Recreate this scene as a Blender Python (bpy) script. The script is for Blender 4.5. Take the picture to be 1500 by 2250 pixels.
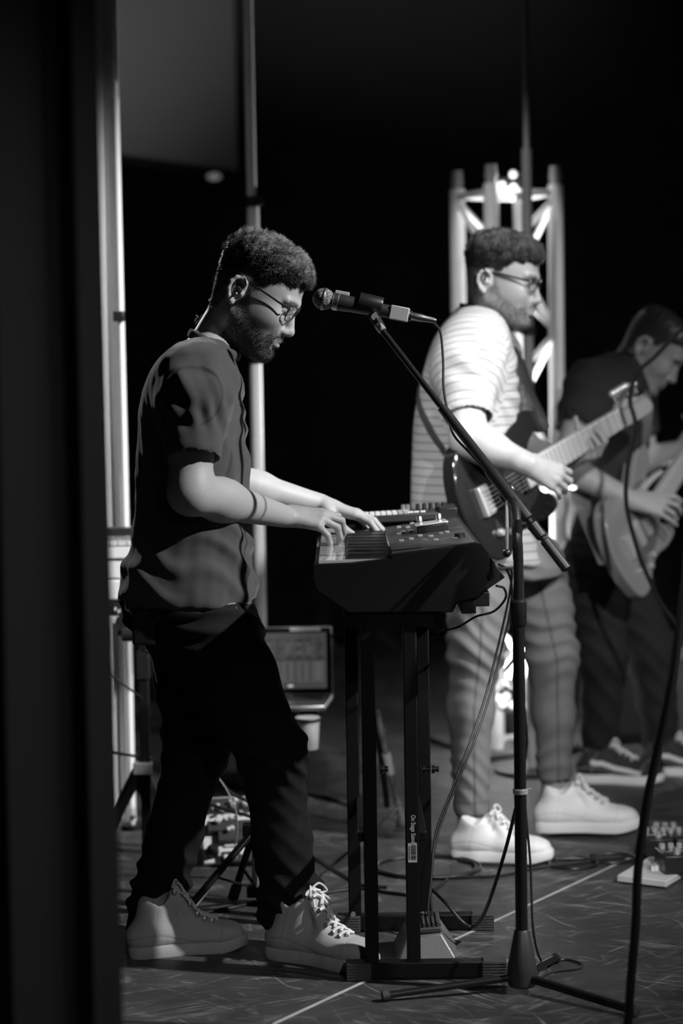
import bpy, math, random
import numpy as np
from mathutils import Vector, Matrix
for o in list(bpy.data.objects): bpy.data.objects.remove(o)
SC = bpy.context.scene
COL = SC.collection
random.seed(7); RNG = np.random.default_rng(7)

# ---------------------------------------------------------------- camera
LENS, CAM_H, HORIZON, ROLL = 75.0, 1.28, 800.0, math.radians(0.9)
FPX = LENS / 36.0 * 2250.0
PITCH = math.atan((1125.0 - HORIZON) / FPX)
C0 = np.array([0.0, 0.0, CAM_H])
_F = np.array([0, math.cos(PITCH), -math.sin(PITCH)])
_R0 = np.array([1.0, 0, 0]); _U0 = np.array([0, math.sin(PITCH), math.cos(PITCH)])
_R = _R0 * math.cos(ROLL) - _U0 * math.sin(ROLL)
_U = _U0 * math.cos(ROLL) + _R0 * math.sin(ROLL)
cam_d = bpy.data.cameras.new('camera'); cam = bpy.data.objects.new('camera', cam_d); COL.objects.link(cam)
cam_d.sensor_fit = 'VERTICAL'; cam_d.sensor_height = 36.0; cam_d.lens = LENS
cam.matrix_world = Matrix(((_R[0], _U[0], -_F[0], C0[0]), (_R[1], _U[1], -_F[1], C0[1]), (_R[2], _U[2], -_F[2], C0[2]), (0, 0, 0, 1)))
cam_d.dof.use_dof = True; cam_d.dof.focus_distance = 4.6; cam_d.dof.aperture_fstop = 1.9
cam_d.clip_end = 60
SC.camera = cam

# ---------------------------------------------------------------- world, lights, exposure
w = bpy.data.worlds.new('world'); SC.world = w; w.use_nodes = True
w.node_tree.nodes['Background'].inputs[0].default_value = (1, 1, 1, 1)
w.node_tree.nodes['Background'].inputs[1].default_value = 0.0022
SC.view_settings.view_transform = 'Standard'; SC.view_settings.look = 'None'
SC.view_settings.gamma = 1.0; SC.view_settings.exposure = 0.0; SC.view_settings.use_curve_mapping = False

def spot(name, loc, target, watts, deg, blend, size=0.06):
    l = bpy.data.lights.new(name, 'SPOT'); l.energy = watts; l.spot_size = math.radians(deg); l.spot_blend = blend
    l.shadow_soft_size = size
    o = bpy.data.objects.new(name, l); COL.objects.link(o); o.location = loc
    d = Vector(target) - Vector(loc); o.rotation_euler = d.to_track_quat('-Z', 'Y').to_euler()
    return o
spot('front_spot_guitarist', (1.45, 0.2, 3.3), (0.84, 5.85, 0.45), 850, 20, 0.6, 0.05)
spot('side_fill_guitarist', (-1.5, 2.6, 3.6), (0.22, 5.75, 0.95), 520, 10, 0.6, 0.05)  # fill added to brighten the back of the striped shirt
spot('front_spot_keyboard', (3.8, 3.3, 3.8), (-0.05, 4.65, 1.1), 1350, 36, 0.7, 0.05)
spot('back_spot_keyboard', (-1.95, 8.6, 2.9), (-0.38, 4.65, 1.15), 420, 16, 0.6, 0.04)
spot('back_spot_bass', (-0.6, 11.0, 3.6), (1.05, 6.7, 1.2), 700, 20, 0.6, 0.05)
spot('front_spot_bass', (4.6, 3.2, 3.2), (1.05, 6.7, 1.0), 300, 20, 0.6, 0.05)
spot('truss_fill', (-0.5, 3.0, 3.8), (0.57, 7.05, 1.35), 330, 12, 0.6, 0.06)  # extra fill, added to lift the truss chords
spot('floor_fill', (1.2, -0.6, 3.0), (0.30, 4.6, 0.0), 130, 17, 0.8, 0.08)  # added fill for the shoe sides and the floor around them
spot('curtain_fill', (0.9, 0.6, 2.2), (-0.80, 3.0, 0.75), 60, 42, 0.9, 0.1)  # fill light added so the curtain folds show, not a fixture of the wing
spot('drape_spot', (1.8, 3.6, 3.4), (-0.62, 5.95, 0.9), 800, 30, 0.8, 0.08)

# ---------------------------------------------------------------- pixel helpers (photo pixel + depth -> place)
def ray(px, py):
    return _F + _R * (px - 750.0) / FPX + _U * (1125.0 - py) / FPX
def P(px, py, Y):
    d = ray(px, py); return C0 + d * (Y / d[1])
def G(px, py, z=0.0):
    d = ray(px, py); return C0 + d * ((z - CAM_H) / d[2])
def A(*v): return np.array(v, float)
def nrm(v): v = np.asarray(v, float); return v / (np.linalg.norm(v) + 1e-12)

# ---------------------------------------------------------------- materials
MATS = {}
def mat(name, c, rough=0.6, metal=0.0, bump=0.0, bscale=80.0, var=0.0, vscale=12.0, spec=0.5, emit=0.0, coat=0.0):
    if name in MATS: return MATS[name]
    m = bpy.data.materials.new(name); m.use_nodes = True; nt = m.node_tree; N = nt.nodes; L = nt.links
    b = N['Principled BSDF']
    b.inputs['Base Color'].default_value = (c, c, c, 1); b.inputs['Roughness'].default_value = rough
    b.inputs['Metallic'].default_value = metal; b.inputs['Specular IOR Level'].default_value = spec
    b.inputs['Coat Weight'].default_value = coat
    if emit: b.inputs['Emission Color'].default_value = (1, 1, 1, 1); b.inputs['Emission Strength'].default_value = emit
    tc = N.new('ShaderNodeTexCoord')
    if var:
        n = N.new('ShaderNodeTexNoise'); n.inputs['Scale'].default_value = vscale; n.inputs['Detail'].default_value = 6
        r = N.new('ShaderNodeMapRange'); r.inputs['From Min'].default_value = 0.3; r.inputs['From Max'].default_value = 0.7
        r.inputs['To Min'].default_value = c * (1 - var); r.inputs['To Max'].default_value = c * (1 + var)
        L.new(tc.outputs['Object'], n.inputs['Vector']); L.new(n.outputs[0], r.inputs['Value']); L.new(r.outputs[0], b.inputs['Base Color'])
    if bump:
        n = N.new('ShaderNodeTexNoise'); n.inputs['Scale'].default_value = bscale; n.inputs['Detail'].default_value = 4
        bp = N.new('ShaderNodeBump'); bp.inputs['Strength'].default_value = bump; bp.inputs['Distance'].default_value = 0.004
        L.new(tc.outputs['Object'], n.inputs['Vector']); L.new(n.outputs[0], bp.inputs['Height']); L.new(bp.outputs[0], b.inputs['Normal'])
    MATS[name] = m; return m
def attr_mat(name, c0, c1, attr='tint', rough=0.55, bump=0.0, bscale=300, noise=0.0, nscale=350, spec=0.4, sheen=0.0):
    """base c0 blended to c1 by a point attribute that marks hair, stubble, seams, dye"""
    if name in MATS: return MATS[name]
    m = mat(name, c0, rough, 0, bump, bscale, spec=spec); nt = m.node_tree; N = nt.nodes; L = nt.links; b = N['Principled BSDF']
    a = N.new('ShaderNodeAttribute'); a.attribute_name = attr
    src = a.outputs['Fac']
    if noise:
        tc = N.new('ShaderNodeTexCoord'); n = N.new('ShaderNodeTexNoise'); n.inputs['Scale'].default_value = nscale
        L.new(tc.outputs['Object'], n.inputs['Vector'])
        r = N.new('ShaderNodeMapRange'); r.inputs['From Min'].default_value = 0.35; r.inputs['From Max'].default_value = 0.65
        r.inputs['To Min'].default_value = 1 - noise; r.inputs['To Max'].default_value = 1 + noise * 0.5
        L.new(n.outputs[0], r.inputs['Value'])
        mm = N.new('ShaderNodeMath'); mm.operation = 'MULTIPLY'; mm.use_clamp = True
        L.new(src, mm.inputs[0]); L.new(r.outputs[0], mm.inputs[1]); src = mm.outputs[0]
    mx = N.new('ShaderNodeMix'); mx.data_type = 'FLOAT'
    mx.inputs['A'].default_value = c0; mx.inputs['B'].default_value = c1
    L.new(src, mx.inputs['Factor']); L.new(mx.outputs[0], b.inputs['Base Color'])
    if sheen: b.inputs['Sheen Weight'].default_value = sheen
    return m
def stripe_mat(name, c0, c1, period, width):
    m = mat(name, c0, 0.85, 0, 0.25, 500, spec=0.2); nt = m.node_tree; N = nt.nodes; L = nt.links; b = N['Principled BSDF']
    a = N.new('ShaderNodeAttribute'); a.attribute_name = 'stripe'
    d = N.new('ShaderNodeMath'); d.operation = 'DIVIDE'; d.inputs[1].default_value = period; L.new(a.outputs['Fac'], d.inputs[0])
    f = N.new('ShaderNodeMath'); f.operation = 'FRACT'; L.new(d.outputs[0], f.inputs[0])
    l = N.new('ShaderNodeMath'); l.operation = 'LESS_THAN'; l.inputs[1].default_value = width; L.new(f.outputs[0], l.inputs[0])
    mx = N.new('ShaderNodeMix'); mx.data_type = 'FLOAT'; mx.inputs['A'].default_value = c0; mx.inputs['B'].default_value = c1
    L.new(l.outputs[0], mx.inputs['Factor']); L.new(mx.outputs[0], b.inputs['Base Color'])
    return m
def lens_mat():
    m = bpy.data.materials.new('lens_glass'); m.use_nodes = True; N = m.node_tree.nodes; L = m.node_tree.links
    N.remove(N['Principled BSDF']); t = N.new('ShaderNodeBsdfTransparent'); g = N.new('ShaderNodeBsdfGlossy'); g.inputs['Roughness'].default_value = 0.03
    mx = N.new('ShaderNodeMixShader'); mx.inputs[0].default_value = 0.10; L.new(t.outputs[0], mx.inputs[1]); L.new(g.outputs[0], mx.inputs[2])
    L.new(mx.outputs[0], N['Material Output'].inputs[0]); MATS['lens_glass'] = m; return m

blk = mat('black_powder_coat', 0.004, 0.5, 0, 0.05, 400, spec=.3)
blkm = mat('black_metal', 0.02, 0.3, 0.6)
plas = mat('black_plastic', 0.014, 0.35)
rub = mat('grey_rubber', 0.05, 0.7, 0, 0.3, 200)
chrome = mat('chrome', 0.7, 0.22, 0.6)
alu = mat('brushed_aluminium', 0.55, 0.32, 1.0)
white_p = mat('white_plastic', 0.75, 0.25, coat=0.3)
paper = mat('paper', 0.6, 0.8)
cablem = mat('cable_rubber', 0.012, 0.38)
lensg = lens_mat()

# ---------------------------------------------------------------- object helpers
def link(o, parent=None):
    COL.objects.link(o)
    if parent is not None: o.parent = parent
    return o
def tag(o, label, cat, group=None, kind=None):
    if label: o['label'] = label
    if cat: o['category'] = cat
    if group: o['group'] = group
    if kind: o['kind'] = kind
    return o
def thing(name, label, cat, group=None, loc=(0, 0, 0)):
    """an Empty at the thing's base; its parts keep world coordinates through the parent inverse"""
    o = bpy.data.objects.new(name, None); o.empty_display_size = 0.05; o.location = loc; COL.objects.link(o)
    return tag(o, label, cat, group)
def put(name, me, m, parent=None):
    if m is not None:
        for mm in (m if isinstance(m, (list, tuple)) else [m]): me.materials.append(mm)
    o = bpy.data.objects.new(name, me); link(o)
    if parent is not None:
        o.parent = parent; loc = Vector(parent.location) if parent.type == 'EMPTY' else Vector((0, 0, 0))   # parts keep world coordinates
        o.matrix_parent_inverse = Matrix.Translation(-loc)
    return o
def bevel(o, wdt, seg=2):
    b = o.modifiers.new('bevel', 'BEVEL'); b.width = wdt; b.segments = seg; b.limit_method = 'ANGLE'; b.angle_limit = math.radians(40); return o

def frame(z, up=(0, 0, 1)):
    """matrix columns x,y,z with z along the given direction"""
    z = nrm(z); u = np.asarray(up, float)
    if abs(z @ nrm(u)) > 0.98: u = A(1, 0, 0)
    x = nrm(np.cross(u, z)); y = np.cross(z, x); return np.stack([x, y, z], 1)
def rotz(a): c, s = math.cos(a), math.sin(a); return np.array([[c, -s, 0], [s, c, 0], [0, 0, 1.0]])
def roty(a): c, s = math.cos(a), math.sin(a); return np.array([[c, 0, s], [0, 1.0, 0], [-s, 0, c]])
def rotx(a): c, s = math.cos(a), math.sin(a); return np.array([[1.0, 0, 0], [0, c, -s], [0, s, c]])

class MB:
    def __init__(s): s.v = []; s.f = []; s.n = 0
    def add(s, v, f):
        s.v.append(np.asarray(v, float)); s.f += [tuple(i + s.n for i in q) for q in f]; s.n += len(v); return s
    def box(s, c, size, R=None):
        h = np.asarray(size, float) / 2
        v = np.array([[x, y, z] for x in (-1, 1) for y in (-1, 1) for z in (-1, 1)], float) * h
        if R is not None: v = v @ np.asarray(R).T
        return s.add(v + np.asarray(c, float), [(0, 1, 3, 2), (4, 6, 7, 5), (0, 4, 5, 1), (2, 3, 7, 6), (0, 2, 6, 4), (1, 5, 7, 3)])
    def bar(s, a, b, wx, wy, up=(0, 0, 1)):
        a = np.asarray(a, float); b = np.asarray(b, float); R = frame(b - a, up)
        return s.box((a + b) / 2, (wx, wy, np.linalg.norm(b - a)), R)
    def lathe(s, o, axis, prof, n=20, up=(0, 0, 1)):
        """prof: list of (distance along axis, radius)"""
        R = frame(axis, up); v = []; f = []
        for (t, r) in prof:
            for i in range(n):
                a = 2 * math.pi * i / n; v.append(np.asarray(o, float) + R @ A(r * math.cos(a), r * math.sin(a), t))
        for j in range(len(prof) - 1):
            for i in range(n):
                k = (i + 1) % n; f.append((j * n + i, j * n + k, (j + 1) * n + k, (j + 1) * n + i))
        f.append(tuple(range(n - 1, -1, -1))); f.append(tuple((len(prof) - 1) * n + i for i in range(n)))
        return s.add(v, f)
    def cyl(s, a, b, r0, r1=None, n=16):
        a = np.asarray(a, float); b = np.asarray(b, float); L = np.linalg.norm(b - a)
        return s.lathe(a, b - a, [(0, r0), (L, r0 if r1 is None else r1)], n)
    def ball(s, c, r, n=14, sq=(1, 1, 1), R=None):
        v = []; f = []; m = n // 2 + 1
        for j in range(m):
            th = math.pi * (j + 0.02) / (m - 1 + 0.04)
            for i in range(n):
                a = 2 * math.pi * i / n; q = A(math.sin(th) * math.cos(a), math.sin(th) * math.sin(a), math.cos(th)) * r * np.asarray(sq, float)
                if R is not None: q = R @ q
                v.append(np.asarray(c, float) + q)
        for j in range(m - 1):
            for i in range(n):
                k = (i + 1) % n; f.append((j * n + i, (j + 1) * n + i, (j + 1) * n + k, j * n + k))
        f.append(tuple(range(n))); f.append(tuple((m - 1) * n + i for i in range(n - 1, -1, -1)))
        return s.add(v, f)
    def tube(s, pts, r, n=8, flat=None, closed=False):
        pts = np.asarray(pts, float); m = len(pts); v = []; f = []
        T = np.gradient(pts, axis=0)
        if closed: T = np.roll(pts, -1, 0) - np.roll(pts, 1, 0)
        T = T / (np.linalg.norm(T, axis=1, keepdims=True) + 1e-9)
        u = frame(T[0])[:, 0]
        rr = np.full(m, r) if np.isscalar(r) else np.asarray(r)
        for j in range(m):
            if flat is not None: u = np.asarray(flat[0], float)
            u = nrm(u - T[j] * (u @ T[j])); w_ = np.cross(T[j], u)
            for i in range(n):
                a = 2 * math.pi * i / n
                v.append(pts[j] + rr[j] * (math.cos(a) * u + math.sin(a) * w_ * (1 if flat is None else flat[1])))
        for j in range(m if closed else m - 1):
            jj = (j + 1) % m
            for i in range(n):
                k = (i + 1) % n; f.append((j * n + i, j * n + k, jj * n + k, jj * n + i))
        if not closed:
            f.append(tuple(range(n - 1, -1, -1))); f.append(tuple((m - 1) * n + i for i in range(n)))
        return s.add(v, f)
    def prism(s, poly, o, ax, ay, az, h):
        """2-D polygon in the (ax,ay) plane at o, extruded by h along az"""
        poly = np.asarray(poly, float); n = len(poly); o = np.asarray(o, float)
        a = o + poly[:, :1] * np.asarray(ax) + poly[:, 1:] * np.asarray(ay); b = a + np.asarray(az, float) * h
        f = [tuple(range(n - 1, -1, -1)), tuple(range(n, 2 * n))] + [(i, (i + 1) % n, n + (i + 1) % n, n + i) for i in range(n)]
        return s.add(np.concatenate([a, b]), f)
    def mesh(s, name='mesh', smooth=True):
        me = bpy.data.meshes.new(name); v = np.concatenate(s.v) if s.v else np.zeros((0, 3))
        me.from_pydata(v.tolist(), [], s.f); me.update()
        import bmesh
        bm = bmesh.new(); bm.from_mesh(me); bmesh.ops.recalc_face_normals(bm, faces=bm.faces); bm.to_mesh(me); bm.free()
        if smooth: me.polygons.foreach_set('use_smooth', [True] * len(me.polygons)); me.set_sharp_from_angle(angle=math.radians(38))
        return me
    def build(s, name, m, parent=None, bev=0, smooth=True):
        o = put(name, s.mesh(name, smooth), m, parent)
        if bev: bevel(o, bev)
        return o

def spline(pts, n=8, closed=False):
    p = np.asarray(pts, float)
    if closed: q = np.concatenate([p[-1:], p, p[:2]])
    else: q = np.concatenate([[2 * p[0] - p[1]], p, [2 * p[-1] - p[-2]]])
    out = []
    for i in range(len(q) - 3):
        for t in np.linspace(0, 1, n, endpoint=False):
            a, b, c, d = q[i:i + 4]
            out.append(0.5 * (2 * b + (c - a) * t + (2 * a - 5 * b + 4 * c - d) * t * t + (3 * b - a - 3 * c + d) * t ** 3))
    if not closed: out.append(p[-1])
    return np.array(out)
# ---------------------------------------------------------------- signed-distance fields -> smooth continuous meshes
class Field:
    def __init__(s, lo, hi, h):
        s.h = h; s.lo = np.asarray(lo, float); n = np.ceil((np.asarray(hi) - s.lo) / h).astype(int) + 1
        s.ax = [(s.lo[i] + h * np.arange(n[i])).astype(np.float32) for i in range(3)]
        s.d = np.full(n, 0.06, np.float32)
    def _sl(s, lo, hi):
        r = []
        for i in range(3):
            a = max(0, int(math.floor((lo[i] - s.lo[i]) / s.h))); b = min(len(s.ax[i]), int(math.ceil((hi[i] - s.lo[i]) / s.h)) + 1)
            if b <= a: return None
            r.append(slice(a, b))
        return tuple(r)
    def _pts(s, sl, c):
        return (s.ax[0][sl[0]][:, None, None] - np.float32(c[0]), s.ax[1][sl[1]][None, :, None] - np.float32(c[1]), s.ax[2][sl[2]][None, None, :] - np.float32(c[2]))
    def comb(s, sl, D, k, sub):
        a = s.d[sl]
        if sub:
            hh = np.maximum(k - np.abs(a + D), 0) / k; s.d[sl] = np.maximum(a, -D) + hh * hh * k * 0.25
        else:
            hh = np.maximum(k - np.abs(a - D), 0) / k; s.d[sl] = np.minimum(a, D) - hh * hh * k * 0.25
    def rc(s, a, b, ra, rb=None, k=0.012, flat=None, sub=False):
        a = np.asarray(a, float); b = np.asarray(b, float); rb = ra if rb is None else rb
        m = max(ra, rb) + k + 2 * s.h
        sl = s._sl(np.minimum(a, b) - m, np.maximum(a, b) + m)
        if sl is None: return
        X, Y, Z = s._pts(sl, a); ba = b - a
        if flat is not None:
            n, fl = nrm(flat[0]), flat[1]; dn = (X * n[0] + Y * n[1] + Z * n[2]) * (1 / fl - 1)
            X = X + dn * n[0]; Y = Y + dn * n[1]; Z = Z + dn * n[2]
        t = np.clip((X * ba[0] + Y * ba[1] + Z * ba[2]) / max(ba @ ba, 1e-9), 0, 1)
        D = np.sqrt((X - t * ba[0]) ** 2 + (Y - t * ba[1]) ** 2 + (Z - t * ba[2]) ** 2) - (ra + (rb - ra) * t)
        s.comb(sl, D.astype(np.float32), k, sub)
    def chain(s, pts, rad, k=0.008, **kw):
        for i in range(len(pts) - 1): s.rc(pts[i], pts[i + 1], rad[i], rad[i + 1], k, **kw)
    def ell(s, c, r, R=None, k=0.01, sub=False):
        c = np.asarray(c, float); r = np.asarray(r, float); m = r.max() + k + 2 * s.h
        sl = s._sl(c - m, c + m)
        if sl is None: return
        X, Y, Z = s._pts(sl, c)
        if R is not None:
            R = np.asarray(R)
            X, Y, Z = (X * R[0, i] + Y * R[1, i] + Z * R[2, i] for i in range(3))
        k0 = np.sqrt((X / r[0]) ** 2 + (Y / r[1]) ** 2 + (Z / r[2]) ** 2); k1 = np.sqrt((X / r[0] ** 2) ** 2 + (Y / r[1] ** 2) ** 2 + (Z / r[2] ** 2) ** 2)
        s.comb(sl, (k0 * (k0 - 1) / np.maximum(k1, 1e-6)).astype(np.float32), k, sub)
    def loft(s, rows, n=2.3, k=0.01, o=(0, 0, 0), R=None, sub=False, round_=0.01, grow=0.0):
        """rows: (t, u0, u1, v0, v1): section extents along local x (u) and y (v) at local z = t"""
        rows = np.asarray(sorted(rows), float); tt = np.linspace(rows[0, 0], rows[-1, 0], 90)
        idx = np.interp(tt, rows[:, 0], np.arange(len(rows)))
        def cub(col):
            m_ = np.gradient(col, rows[:, 0]); i = np.clip(idx.astype(int), 0, len(rows) - 2); h = rows[i + 1, 0] - rows[i, 0]; t = (tt - rows[i, 0]) / h
            return (2 * t ** 3 - 3 * t ** 2 + 1) * col[i] + (t ** 3 - 2 * t ** 2 + t) * h * m_[i] + (-2 * t ** 3 + 3 * t ** 2) * col[i + 1] + (t ** 3 - t ** 2) * h * m_[i + 1]
        u0, u1, v0, v1 = (cub(rows[:, i]) for i in (1, 2, 3, 4))
        u0 = u0 - grow; u1 = u1 + grow; v0 = v0 - grow; v1 = v1 + grow
        o = np.asarray(o, float); R = np.eye(3) if R is None else np.asarray(R)
        cs = np.array([o + R @ A(u, v, t) for t in (tt[0], tt[-1]) for u in (u0.min(), u1.max()) for v in (v0.min(), v1.max())])
        m = k + 3 * s.h; sl = s._sl(cs.min(0) - m, cs.max(0) + m)
        if sl is None: return
        X, Y, Z = s._pts(sl, o)
        x, y, z = (X * R[0, i] + Y * R[1, i] + Z * R[2, i] for i in range(3))
        x, y, z = np.broadcast_arrays(x, y, z)
        g = lambda arr: np.interp(z, tt, arr).astype(np.float32)
        a = np.maximum((g(u1) - g(u0)) / 2, 0.004); b = np.maximum((g(v1) - g(v0)) / 2, 0.004)
        p = (np.abs((x - (g(u1) + g(u0)) / 2) / a) ** n + np.abs((y - (g(v1) + g(v0)) / 2) / b) ** n) ** (1 / n)
        D = (p - 1) * np.minimum(a, b)
        e = np.maximum(z - tt[-1], tt[0] - z) + round_
        D = np.where(e > 0, np.sqrt(np.maximum(D + round_, 0) ** 2 + e ** 2) - round_, D)
        D = np.maximum(D, e - round_)
        s.comb(sl, D.astype(np.float32), k, sub)
    def cut(s, p, n, keep_below=True):
        """plane cut: removes the side the normal points to"""
        X, Y, Z = s._pts((slice(None),) * 3, p); n = nrm(n)
        s.d = np.maximum(s.d, (X * n[0] + Y * n[1] + Z * n[2]).astype(np.float32))
    def surf(s, smooth=1):
        d = s.d; sg = d < 0; n = d.shape
        c = [sg[i:n[0] - 1 + i, j:n[1] - 1 + j, k:n[2] - 1 + k] for i in (0, 1) for j in (0, 1) for k in (0, 1)]
        cnt = sum(q.astype(np.int8) for q in c); mix = (cnt > 0) & (cnt < 8)
        I = np.argwhere(mix); idm = np.full(mix.shape, -1, np.int32); idm[mix] = np.arange(len(I))
        acc = np.zeros((len(I), 3)); num = np.zeros(len(I)); off = [(i, j, k) for i in (0, 1) for j in (0, 1) for k in (0, 1)]
        val = [d[I[:, 0] + i, I[:, 1] + j, I[:, 2] + k].astype(float) for (i, j, k) in off]
        for p in range(8):
            for q in range(p + 1, 8):
                if sum(abs(off[p][t] - off[q][t]) for t in range(3)) != 1: continue
                ok = (val[p] < 0) != (val[q] < 0); t = np.where(ok, val[p] / np.where(ok, val[p] - val[q], 1), 0)
                for e in range(3): acc[:, e] += np.where(ok, off[p][e] + t * (off[q][e] - off[p][e]), 0)
                num += ok
        V = s.lo + s.h * (I + acc / np.maximum(num, 1)[:, None]); F = []
        for e in range(3):
            a, b = [q for q in range(3) if q != e]
            s0 = [slice(1, n[q] - 1) if q != e else slice(0, n[q] - 1) for q in range(3)]; s1 = list(s0); s1[e] = slice(1, n[e])
            x = sg[tuple(s0)] != sg[tuple(s1)]; inn = sg[tuple(s0)][x]
            J = np.argwhere(x); J = J + np.array([1 if q != e else 0 for q in range(3)])
            def at(da, db):
                K = J.copy(); K[:, a] += da; K[:, b] += db; return idm[K[:, 0], K[:, 1], K[:, 2]]
            Q = np.stack([at(-1, -1), at(0, -1), at(0, 0), at(-1, 0)], 1)
            if e == 1: inn = ~inn
            Q[~inn] = Q[~inn][:, ::-1]; F.append(Q[(Q >= 0).all(1)])
        F = np.concatenate(F)
        for _ in range(smooth):
            S = np.zeros_like(V); w_ = np.zeros(len(V))
            for i in range(4):
                j = (i + 1) % 4
                np.add.at(S, F[:, i], V[F[:, j]]); np.add.at(S, F[:, j], V[F[:, i]]); np.add.at(w_, F[:, i], 1); np.add.at(w_, F[:, j], 1)
            V = 0.45 * V + 0.55 * S / np.maximum(w_, 1)[:, None]
        return V, F
def normals(V, F):
    n = np.cross(V[F[:, 2]] - V[F[:, 0]], V[F[:, 3]] - V[F[:, 1]]); N = np.zeros_like(V)
    for i in range(4): np.add.at(N, F[:, i], n)
    return N / (np.linalg.norm(N, axis=1, keepdims=True) + 1e-12)
def qmesh(name, V, F, attrs=None):
    me = bpy.data.meshes.new(name); me.vertices.add(len(V)); me.vertices.foreach_set('co', np.asarray(V, np.float32).ravel())
    me.loops.add(F.size); me.loops.foreach_set('vertex_index', F.astype(np.int32).ravel())
    me.polygons.add(len(F)); k = F.shape[1]; me.polygons.foreach_set('loop_start', np.arange(len(F), dtype=np.int32) * k)
    me.polygons.foreach_set('use_smooth', np.ones(len(F), bool)); me.update(calc_edges=True); me.validate()
    for nm, val in (attrs or {}).items():
        a = me.attributes.new(nm, 'FLOAT', 'POINT'); a.data.foreach_set('value', np.asarray(val, np.float32))
    return me
def join(parts):
    """[(V,F,attr)] -> one V,F,attr"""
    V = np.concatenate([p[0] for p in parts]); o = 0; F = []
    for p in parts: F.append(p[1] + o); o += len(p[0])
    return V, np.concatenate(F), np.concatenate([p[2] if len(p) > 2 and p[2] is not None else np.zeros(len(p[0])) for p in parts])
_K = [(RNG.normal(size=3), RNG.uniform(0, 6.28)) for _ in range(40)]
def wob(V, freq, seed=0, n=7):
    """cheap smooth noise, about -1..1"""
    s = 0
    for i in range(n):
        k, ph = _K[(seed * 7 + i) % 40]; s = s + np.sin(V @ (k * freq) + ph + seed * 1.7)
    return s / math.sqrt(n) / 0.9
def sstep(a, b, x): t = np.clip((x - a) / (b - a), 0, 1); return t * t * (3 - 2 * t)
def strands(V, N, length, comb, count, rad, rng, jit=0.35, w8=None):
    """short tapered hairs rooted on the points V"""
    p = None if w8 is None else w8 / w8.sum()
    i = rng.choice(len(V), count, p=p); b = V[i]; n = N[i]; L = length[i] * rng.uniform(0.6, 1.15, count)
    d = n + comb[i] + rng.normal(size=(count, 3)) * jit; d /= np.linalg.norm(d, axis=1, keepdims=True)
    b = b + rng.normal(size=(count, 3)) * 0.001
    u = np.cross(d, rng.normal(size=(count, 3))); u /= np.linalg.norm(u, axis=1, keepdims=True); v = np.cross(d, u)
    ang = [0, 2.09, 4.19]; vs = [b - n * 0.001 + rad * (math.cos(a) * u + math.sin(a) * v) for a in ang] + [b + d * L[:, None]]
    W = np.stack(vs, 1).reshape(-1, 3); k = np.arange(count)[:, None] * 4
    F = np.concatenate([k + np.array([[0, 1, 3]]), k + np.array([[1, 2, 3]]), k + np.array([[2, 0, 3]])])
    return W, F
# ---------------------------------------------------------------- the room
def floor_mat():
    m = mat('stage_floor', 0.05, 0.5, 0, 0, spec=0.35); nt = m.node_tree; N = nt.nodes; L = nt.links; b = N['Principled BSDF']
    tc = N.new('ShaderNodeTexCoord')
    def noise(sc, scale3, rot, det=5):
        mr = N.new('ShaderNodeMapping'); mr.inputs['Rotation'].default_value = (0, 0, rot)
        mp = N.new('ShaderNodeMapping'); mp.inputs['Scale'].default_value = scale3
        n = N.new('ShaderNodeTexNoise'); n.inputs['Scale'].default_value = sc; n.inputs['Detail'].default_value = det; n.inputs['Roughness'].default_value = 0.65
        L.new(tc.outputs['Object'], mr.inputs[0]); L.new(mr.outputs[0], mp.inputs[0]); L.new(mp.outputs[0], n.inputs['Vector']); return n.outputs[0]
    def rng(src, a, bb, c, d):
        r = N.new('ShaderNodeMapRange'); r.inputs['From Min'].default_value = a; r.inputs['From Max'].default_value = bb
        r.inputs['To Min'].default_value = c; r.inputs['To Max'].default_value = d; L.new(src, r.inputs['Value']); return r.outputs[0]
    def op(o, a, bb):
        q = N.new('ShaderNodeMath'); q.operation = o
        for i, s_ in enumerate((a, bb)):
            if isinstance(s_, (int, float)): q.inputs[i].default_value = s_
            else: L.new(s_, q.inputs[i])
        return q.outputs[0]
    base = rng(noise(3.0, (1, 1, 1), 0), 0.3, 0.7, 0.03, 0.065)
    grain = rng(noise(9.0, (1.2, 14, 1), 0.4), 0.35, 0.7, 0.85, 1.2)
    col = op('MULTIPLY', base, grain)
    # scuffs: thin iso-lines of warped noises, each set running another way
    for k, (sc, s3, rot, wd, amp) in enumerate([(1.3, (.5, 8, 1), 0.5, 0.02, 0.2), (1.7, (.45, 9, 1), -0.45, 0.018, 0.17), (1.1, (.8, 3, 1), 1.2, 0.008, 0.2), (2.2, (.4, 10, 1), 0.15, 0.02, 0.15), (1.5, (.5, 8, 1), 2.3, 0.018, 0.17), (1.9, (.5, 7, 1), 0.85, 0.014, 0.2)]):
        n = noise(sc, s3, rot, 3)
        d = op('ABSOLUTE', op('SUBTRACT', n, 0.5 + 0.03 * (k - 2)), 0)
        line = rng(d, 0.0, wd, 1.0, 0.0)
        msk = rng(noise(3.5 + k, (1, 1, 1), k * 0.7, 4), 0.48, 0.66, 0.0, 1.0)
        col = op('ADD', col, op('MULTIPLY', op('MULTIPLY', line, msk), amp))
    L.new(col, b.inputs['Base Color'])
    n = noise(60, (1, 5, 1), 0.4); L.new(rng(n, 0.3, 0.7, 0.42, 0.65), b.inputs['Roughness'])
    bp = N.new('ShaderNodeBump'); bp.inputs['Strength'].default_value = 0.12; bp.inputs['Distance'].default_value = 0.002
    L.new(n, bp.inputs['Height']); L.new(bp.outputs[0], b.inputs['Normal'])
    return m
fl = MB().box((0.4, 5.2, -0.02), (8.4, 9.6, 0.04)).build('floor', floor_mat(), smooth=False); tag(fl, 'dark scuffed plywood stage floor', 'floor', kind='structure')
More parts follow.
